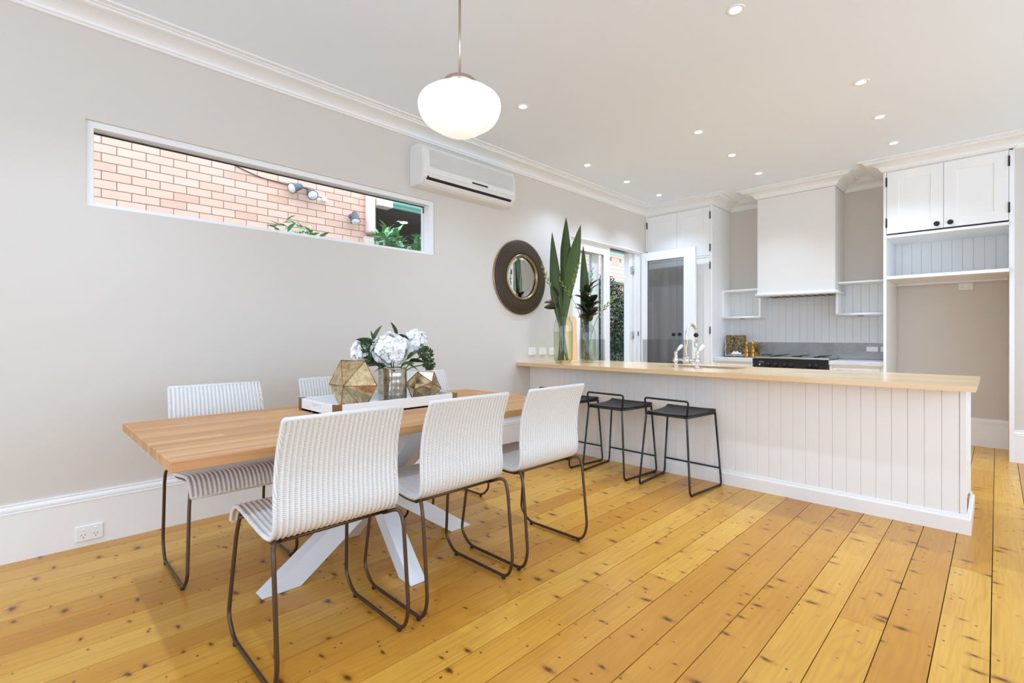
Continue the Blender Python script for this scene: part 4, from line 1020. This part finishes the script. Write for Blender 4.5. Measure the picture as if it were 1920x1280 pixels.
solo('flower_vase', MB().lathe([(0, TB), (.080, TB), (.084, TB + .004)] + [(.084 + .0004 * math.sin(k * 1.7), TB + .004 + k * .0104) for k in range(1, 21)] + [(.085, TB + .216), (.080, TB + .216), (.078, TB + .02), (0, TB + .015)], 40, (VC.x, VC.y, 0)), M['mercury2'], 'speckled silver mercury glass vase holding the white flowers', 'vase', loc=(VC.x, VC.y, TB))
def stemtube(pts, r=.0035, mat='stem', n=6): return MB().tube(fillet(pts, .08), r, n)
def hydrangea(lab, off, z, r, seed):
    q = random.Random(seed); c = VC + off + Vector((0, 0, z)); o = thing('hydrangea', lab, 'flower', (VC.x, VC.y, TB + .03))
    part('stem', stemtube([VC + off * .1 + Vector((0, 0, TB + .03)), VC + off * .25 + Vector((0, 0, TB + .20)), c - Vector((0, 0, r * .5)), c], .004), M['stem'], o)
    mb = MB(); N = int(115 * (r / .1) ** 1.3)
    for k in range(N):
        zz = 1 - 2 * (k + .5) / N; a = k * 2.39996; d = Vector((math.sqrt(1 - zz * zz) * math.cos(a), math.sqrt(1 - zz * zz) * math.sin(a), zz))
        if d.z < -.75: continue
        d = (d + Vector((q.uniform(-.25, .25), q.uniform(-.25, .25), q.uniform(-.25, .25)))).normalized()
        p = c + d * r * q.uniform(.78, 1.02); s_ = q.uniform(.019, .027)
        R = Matrix.Translation(p) @ d.to_track_quat('Z', 'Y').to_matrix().to_4x4() @ Matrix.Rotation(q.uniform(0, 6.28), 4, 'Z')
        for m_ in range(4):
            T = R @ Matrix.Rotation(m_ * PI / 2, 4, 'Z') @ Matrix.Rotation(q.uniform(-.7, .2), 4, 'Y'); w_ = s_ * .62; L = s_ * 1.25
            P = [(0, 0, 0), (L * .35, -w_ * .8, .002), (L * .8, -w_, .004), (L * 1.05, 0, .0), (L * .8, w_, .004), (L * .35, w_ * .8, .002), (L * .6, 0, -.002)]
            mb.add([T @ Vector(v) for v in P], [(0, 1, 6), (1, 2, 6), (2, 3, 6), (3, 4, 6), (4, 5, 6), (5, 0, 6)], True)
    part('petals', mb, M['petal'], o, kind='stuff', recalc=False)
    part('flower_core', MB().sphere(c, r * .74, 14, 10), M['petal'], o)
hydrangea('large white hydrangea bloom at the centre of the vase', -FV * .045, 1.118, .098, 1)
hydrangea('white hydrangea bloom at the left of the bouquet', -RV * .172 + FV * .02, 1.105, .072, 2)
hydrangea('small white hydrangea bloom at the upper right of the bouquet', RV * .125 + FV * .04, 1.165, .064, 3)
def berries(lab, off, z, r, seed):
    q = random.Random(seed); c = VC + off + Vector((0, 0, z)); o = thing('berry_sprig', lab, 'sprig', (VC.x, VC.y, TB + .03))
    part('stem', stemtube([VC + off * .1 + Vector((0, 0, TB + .03)), VC + off * .3 + Vector((0, 0, TB + .21)), c]), M['stem'], o)
    mb = MB(); sp_ = MB().sphere((0, 0, 0), 1, 6, 4)
    for k in range(170):
        d = Vector((q.gauss(0, 1), q.gauss(0, 1), q.gauss(0, 1))).normalized(); p = c + d * r * q.uniform(.72, 1.08); s_ = q.uniform(.0035, .006)
        mb.add([p + Vector(v) * s_ for v in sp_.v], sp_.f, True)
        if k % 3 == 0: mb.tube([c + d * r * .3, p], .0012, 4)
    part('berries', mb, M['berry'], o, kind='stuff', recalc=False)
berries('round green berry cluster at the upper left of the bouquet', -RV * .135 - FV * .04, 1.142, .044, 5)
berries('round green berry cluster low on the left, behind the gold ornament', -RV * .125 - FV * .02, 1.062, .038, 6)
berries('round green berry cluster out to the right of the bouquet', RV * .200 - FV * .01, 1.098, .042, 7)
berries('lowest green berry cluster drooping at the right of the bouquet', RV * .222 - FV * .02, 1.036, .036, 8)
LM = leafmesh(.1, .036, .35, .2).mesh('leaf', M['leaf'], recalc=False)
def sprig(lab, base, mids, leaves, stem='stem', name='leaf_sprig', cat='sprig', lm=None, b0=None, r=.0032):
    """leaves: (position, direction, length scale, roll)"""
    o = thing(name, lab, cat, tuple(base)); part('stem', MB().tube(fillet([base] + mids, .06), r, 6), M[stem], o)
    for p, d, s_, roll in leaves:
        d = Vector(d).normalized(); R = d.to_track_quat('X', 'Z').to_matrix().to_4x4() @ Matrix.Rotation(roll, 4, 'X')
        l = bpy.data.objects.new('leaf', lm or LM); COL.objects.link(l); l.parent = o; l.matrix_basis = Matrix.Translation(Vector(p) - OFF[o]) @ R @ Matrix.Scale(s_, 4)
    return o
b0 = VC + Vector((0, 0, TB + .03)); up = Vector((0, 0, 1))
def V3(a, b_, z): return VC + RV * a + FV * b_ + Vector((0, 0, z))
sprig('pair of pointed dark leaves rising at the upper left of the bouquet', b0, [V3(-.03, -.02, 1.0), V3(-.105, -.03, 1.17)], [(V3(-.105, -.03, 1.165), -RV * .95 + up * .22, 1.0, 1.2), (V3(-.105, -.03, 1.175), RV * .36 + up * .95, 1.02, .9), (V3(-.11, -.03, 1.18), -RV * .1 + up, .55, -.5)])
sprig('dark leaves rising at the top of the bouquet above the large bloom', b0, [V3(.0, .01, 1.0), V3(.025, .0, 1.20)], [(V3(.025, .0, 1.20), -RV * .25 + up * .97, .92, .9), (V3(.03, .0, 1.205), RV * .95 - up * .22, .78, -1.0), (V3(.02, .0, 1.20), -RV * .75 + up * .2, .5, .9)])
sprig('broad dark leaves at the lower right of the bouquet', b0, [V3(.03, -.02, 1.0), V3(.10, -.02, 1.05)], [(V3(.10, -.02, 1.05), RV * .95 + up * .1 - FV * .2, 1.15, -.7), (V3(.09, -.03, 1.06), RV * .7 + up * .7, 1.0, .8), (V3(.08, -.03, 1.04), RV * .9 - up * .25 - FV * .3, 1.1, -.5), (V3(.10, .0, 1.07), RV * .5 + up * .85, .8, .3), (V3(.06, -.05, 1.03), RV * .8 + up * .25 - FV * .5, 1.0, .6)])
sprig('dark leaves in the shade under the large bloom', b0, [V3(-.01, -.05, 1.01), V3(-.03, -.085, 1.04)], [(V3(-.03, -.06, 1.02), -RV * .8 + up * .3 - FV * .2, 1.0, .7), (V3(-.02, -.07, 1.02), -RV * .6 - up * .1 - FV * .6, .9, .4), (V3(.0, -.07, 1.01), RV * .5 - FV * .7, .9, -.4), (V3(-.05, -.05, 1.03), -RV * .9 + up * .05, .9, -.5)])

# ------------------------------------------------------------------ bench vases with tall leaves
BZ = .9155
def bench_vase(lab, c, R, H, mouth, wl):
    o = thing('glass_vase', lab, 'vase', (c[0], c[1], BZ)); t = .005
    outer = [(0, 0), (R * .72, 0), (R * .88, .012), (R * .98, .045), (R, .09), (R, H * .72), (R * .985, H * .80), (R * .94, H * .875), (mouth * 1.06, H * .94), (mouth, H * .97), (mouth * 1.03, H)]
    inner = [(max(0, r - t), max(z, .016)) for r, z in outer[::-1]]
    part('glass_wall', MB().lathe(outer + inner, 40, (c[0], c[1], BZ)), M['vase'], o)
    wp = [(0, .017)] + [(r - t - .001, max(z, .0175)) for r, z in outer if 0 < r and z < wl] + [(R - t - .001, wl), (0, wl)]
    part('water', MB().lathe(wp, 36, (c[0], c[1], BZ)), M['water'], o)
    return o
C1, C2 = Vector((-3.340, 4.166, BZ)), Vector((-3.176, 4.388, BZ)); VS = .945
bench_vase('larger clear glass vase of tall leaves nearest the wall on the bench', C1, .104, .490, .078, .335)
bench_vase('smaller clear glass vase of dark leaves right of the larger one', C2, .087, .406, .052, .25)
def flax(lab, C, tip, w_, foot, roll=0.0, bow=.04, pk_=.5):
    tip = C + (RV * tip[0] + FV * tip[1] + up * (tip[2] - BZ)) * VS; ft = C + (RV * foot[0] + FV * foot[1]) * VS + up * .025
    ax_ = (tip - ft); Ln = ax_.length; d = ax_.normalized(); s0 = (RV * math.cos(roll) + FV * math.sin(roll)); s0 = (s0 - d * s0.dot(d)).normalized(); nn = d.cross(s0)
    e = 1 - pk_
    def fn(u, v):
        a = (u - .5) * 2; k = [(0, .026), (.2, .034), (pk_ * .65, w_ * .62), (pk_ * .88, w_ * .95), (pk_, w_), (pk_ + e * .2, w_ * .95), (pk_ + e * .55, w_ * .62), (pk_ + e * .82, w_ * .30), (pk_ + e * .95, w_ * .10), (1.0001, .001)]
        wd = .001
        for (v0, q0), (v1, q1) in zip(k, k[1:]):
            if v <= v1: wd = q0 + (q1 - q0) * (v - v0) / (v1 - v0); break
        p = ft + d * Ln * v - RV * bow * math.sin(PI * v) * (1 if tip.dot(RV) > ft.dot(RV) else -1)
        return p + s0 * a * wd / 2 + nn * (abs(a) * wd * .22)
    return solo('flax_leaf', MB().grid(fn, 5, 30), M['flax'], lab, 'leaf', loc=tuple(ft))
flax('left one of the three tall green blade leaves in the larger vase', C1, (-.129, -.02, 2.405), .145, (.05, -.01), .15, -.02, .52)
flax('tallest green blade leaf, upright in the middle of the larger vase', C1, (.036, .02, 2.585), .115, (.0, .03), -.2, .0, .74)
flax('right one of the three tall green blade leaves in the larger vase', C1, (.200, -.01, 2.49), .140, (-.05, .0), .1, .015, .72)
flax('single green blade leaf standing in the smaller vase', C2, (-.05, .02, 2.272), .105, (.01, .02), .1, .0, .60)
def spike(lab, C, tip, mid, foot):
    ft = C + (RV * foot[0] + FV * foot[1]) * VS + up * .03; m_ = C + (RV * mid[0] + FV * mid[1] + up * (mid[2] - BZ)) * VS; tp = C + (RV * tip[0] + FV * tip[1] + up * (tip[2] - BZ)) * VS
    pts = fillet([ft, m_, tp], .35, 14); o = thing('bud_stem', lab, 'flower stem', tuple(ft))
    n_ = len(pts); part('stem', MB().tube(pts, [.0045 - .003 * k / n_ for k in range(n_)], 6), M['stem'], o)
    mb = MB(); L = (tp - m_).length; d = (tp - m_).normalized(); s_ = d.cross(FV).normalized()
    bp = MB().lathe([(0, 0), (.006, .006), (.009, .02), (.007, .038), (.003, .055), (0, .06)], 8)
    for k in range(9):
        u = .38 + .62 * k / 8; p = m_ + d * L * u; sd = s_ * (1 if k % 2 else -1) * .45 + d * .9 - FV * .12; sd.normalize(); sc = 1.15 - .55 * u
        R = Matrix.Translation(p) @ sd.to_track_quat('Z', 'Y').to_matrix().to_4x4() @ Matrix.Scale(sc, 4); mb.add([R @ Vector(v) for v in bp.v], bp.f, True)
    part('buds', mb, M['bud'], o)
spike('green bud stem arching left from the larger vase in front of the mirror', C1, (-.245, -.06, 2.02), (-.10, -.06, 1.62), (.03, -.03))
spike('green bud stem leaning right between the blade leaves of the larger vase', C1, (.170, -.06, 2.03), (.05, -.06, 1.65), (-.03, -.03))
spike('green bud stem arching left across from the smaller vase', C2, (-.330, -.06, 1.86), (-.10, -.05, 1.52), (.02, -.01))
spike('green bud stem reaching right from the smaller vase towards the doorway', C2, (.300, -.05, 1.67), (.08, -.04, 1.42), (-.02, -.01))
spike('thin bud stem rising behind the blade leaf of the smaller vase', C2, (.06, .05, 1.99), (.02, .04, 1.55), (-.01, .02))
ML = leafmesh(.165, .078, .3, .22, 5, 9).mesh('leaf', M['magnolia'], recalc=False)
def C_(C, a, b_, z): return C + (RV * a + FV * b_ + up * (z - BZ)) * VS
def branch(lab, C, n, seed, spread, z0, z1, lean=(0, 0)):
    q = random.Random(seed); lv = []
    for k in range(n):
        u = k / max(1, n - 1); a = q.uniform(0, 6.28); z = z0 + (z1 - z0) * u
        d = RV * (math.cos(a) * spread + lean[0]) + FV * math.sin(a) * spread * .8 + up * q.uniform(.25, 1.0)
        lv.append((C_(C, lean[0] * u * .1 + q.uniform(-.03, .03), q.uniform(-.03, .03), z), d, q.uniform(.75, 1.1), q.uniform(-.8, .8)))
    return sprig(lab, C + up * .03 + RV * q.uniform(-.03, .03), [C_(C, .0, 0, z0 - .05), C_(C, lean[0] * .1, 0, z1)], lv, 'darkstem', 'magnolia_branch', 'branch', ML, r=.0045)
branch('dark magnolia branch crowding the mouth of the smaller vase', C2, 24, 21, .75, 1.38, 1.62)
branch('second dark magnolia branch rising behind the blade leaf of the smaller vase', C2, 16, 22, .55, 1.42, 1.76, (.06, 0))
sprig('magnolia twig with two dark leaves pointing left to the mirror', C1 + up * .03, [C_(C1, -.03, -.02, 1.45), C_(C1, -.07, -.03, 1.66)], [(C_(C1, -.06, -.03, 1.60), -RV * .98 + up * .12 - FV * .1, .92, -.9), (C_(C1, -.06, -.03, 1.55), -RV * .97 + up * .05 - FV * .1, .98, 1.0), (C_(C1, -.06, -.02, 1.66), -RV * .3 + up, .8, .5)], 'darkstem', 'magnolia_branch', 'branch', ML, r=.0045)
# timber board leaning on the wall behind the vases
cbm = MB(); pts = [(4.56, 0), (4.845, 0)]
pts = [(4.56, 0), (4.845, 0)] + [(4.845 - .06 + .06 * math.cos(a), .53 - .06 + .06 * math.sin(a)) for a in [PI / 2 * k / 6 for k in range(7)]] + [(4.56 + .06 - .06 * math.sin(a), .53 - .06 + .06 * math.cos(a)) for a in [PI / 2 * k / 6 for k in range(7)]]
cbm.prism(pts, 0, .022, 'x', M=Matrix.Translation((-3.678, 0, BZ + .0007)) @ Matrix.Rotation(-.045, 4, 'Y'))
solo('chopping_board', cbm, M['board'], 'pale timber board with rounded corners leaning on the wall behind the vases', 'chopping board', loc=(-3.66, 4.7, BZ))

# ------------------------------------------------------------------ things on the back worktop
WZ = .9155
Bk = Matrix.Translation((-2.555, 6.98, WZ)) @ Matrix.Rotation(.32, 4, 'Z') @ Matrix.Rotation(-.22, 4, 'X')
bk = thing('cookbook', 'cookbook with a dark food photograph cover standing on a wire stand', 'book', (-2.555, 6.98, WZ))
part('cover', MB().box(-.125, .125, 0, .004, .022, .305, .001, M=Bk).box(-.125, .125, .024, .028, .022, .305, .001, M=Bk).box(-.125, -.120, 0, .028, .022, .305, .001, M=Bk), M['cover'], bk)
part('pages', MB().box(-.119, .121, .0042, .0238, .026, .301, 0, M=Bk), M['petal'], bk)
part('cover_bowl', MB().prism([(-.075, .036), (.07, .034), (.056, .062), (.035, .058), (.016, .082), (-.008, .070), (-.03, .084), (-.05, .06)], -.0012, .0005, 'y', M=Bk), M['petal'], bk)
ws = thing('book_stand', 'silver scrolled wire stand holding the cookbook', 'book stand', (-2.555, 6.98, WZ))
sc_ = [(-.135, .0, .225)] + [(-.135, -.012 * math.sin(k * .9), .225 - k * .02) for k in range(1, 9)] + [(-.130, -.03, .016)]
part('frame', MB().tube(fillet([(-.134, .045, .01), (-.134, -.03, .012), (.134, -.03, .012), (.134, .045, .01)], .01), .005, 8, M=Bk).box(-.13, .13, -.032, .040, .010, .0205, .001, M=Bk), M['chrome'], ws)
for s in (-1, 1): part('scroll', MB().tube([(s * (.136 + .006 * math.cos(z * 60)), -.004, z) for z in [.012 + .205 * k / 24 for k in range(25)]], .006, 8, M=Bk).sphere((s * .138, -.004, .222), .011, M=Bk) if False else MB().tube([Bk @ Vector((s * (.136 + .006 * math.cos(z * 60)), -.004, z)) for z in [.012 + .205 * k / 24 for k in range(25)]], .006, 8).sphere(Bk @ Vector((s * .138, -.004, .222)), .010), M['chrome'], ws)
mp_ = [(0, 0), (.029, 0), (.030, .006), (.025, .05), (.0235, .06), (.027, .068), (.029, .085), (.025, .11), (.017, .135), (.0155, .142), (.019, .147), (.021, .152), (.016, .158), (.0155, .166), (.021, .178), (.0225, .19), (.018, .203), (.008, .210), (.009, .216), (.006, .224), (0, .226)]
for x, y, lab in ((-2.372, 6.85, 'left copper gold pepper mill beside the cookbook'), (-2.298, 6.86, 'right copper gold salt mill beside the range')):
    o = thing('pepper_mill', lab, 'pepper mill', (x, y, WZ)); part('body', MB().lathe(mp_[:12] + [(0, .152)], 20, (x, y, WZ)), M['gold'], o); part('head', MB().lathe([(0, .1525)] + mp_[12:], 20, (x, y, WZ)), M['gold'], o)
dx, dy = -2.325, 7.06
dg = thing('dried_grass_pot', 'small pot of spiky dried grass behind the mills', 'plant', (dx, dy, WZ))
part('pot', MB().lathe([(0, 0), (.035, 0), (.045, .07), (.047, .075), (.040, .075), (.036, .01), (0, .01)], 18, (dx, dy, WZ)), M['gold'], dg)
q = random.Random(5); mb = MB()
for k in range(60):
    a, s_ = q.uniform(0, 6.28), q.uniform(.03, .14); h = q.uniform(.11, .22); mb.tube([(dx, dy, WZ + .05), (dx + s_ * .4 * math.cos(a), dy + s_ * .3 * math.sin(a), WZ + h * .8), (dx + s_ * math.cos(a), dy + s_ * .7 * math.sin(a), WZ + h)], [.002, .004, .0008], 5)
part('grass', mb, M['dried'], dg, kind='stuff')
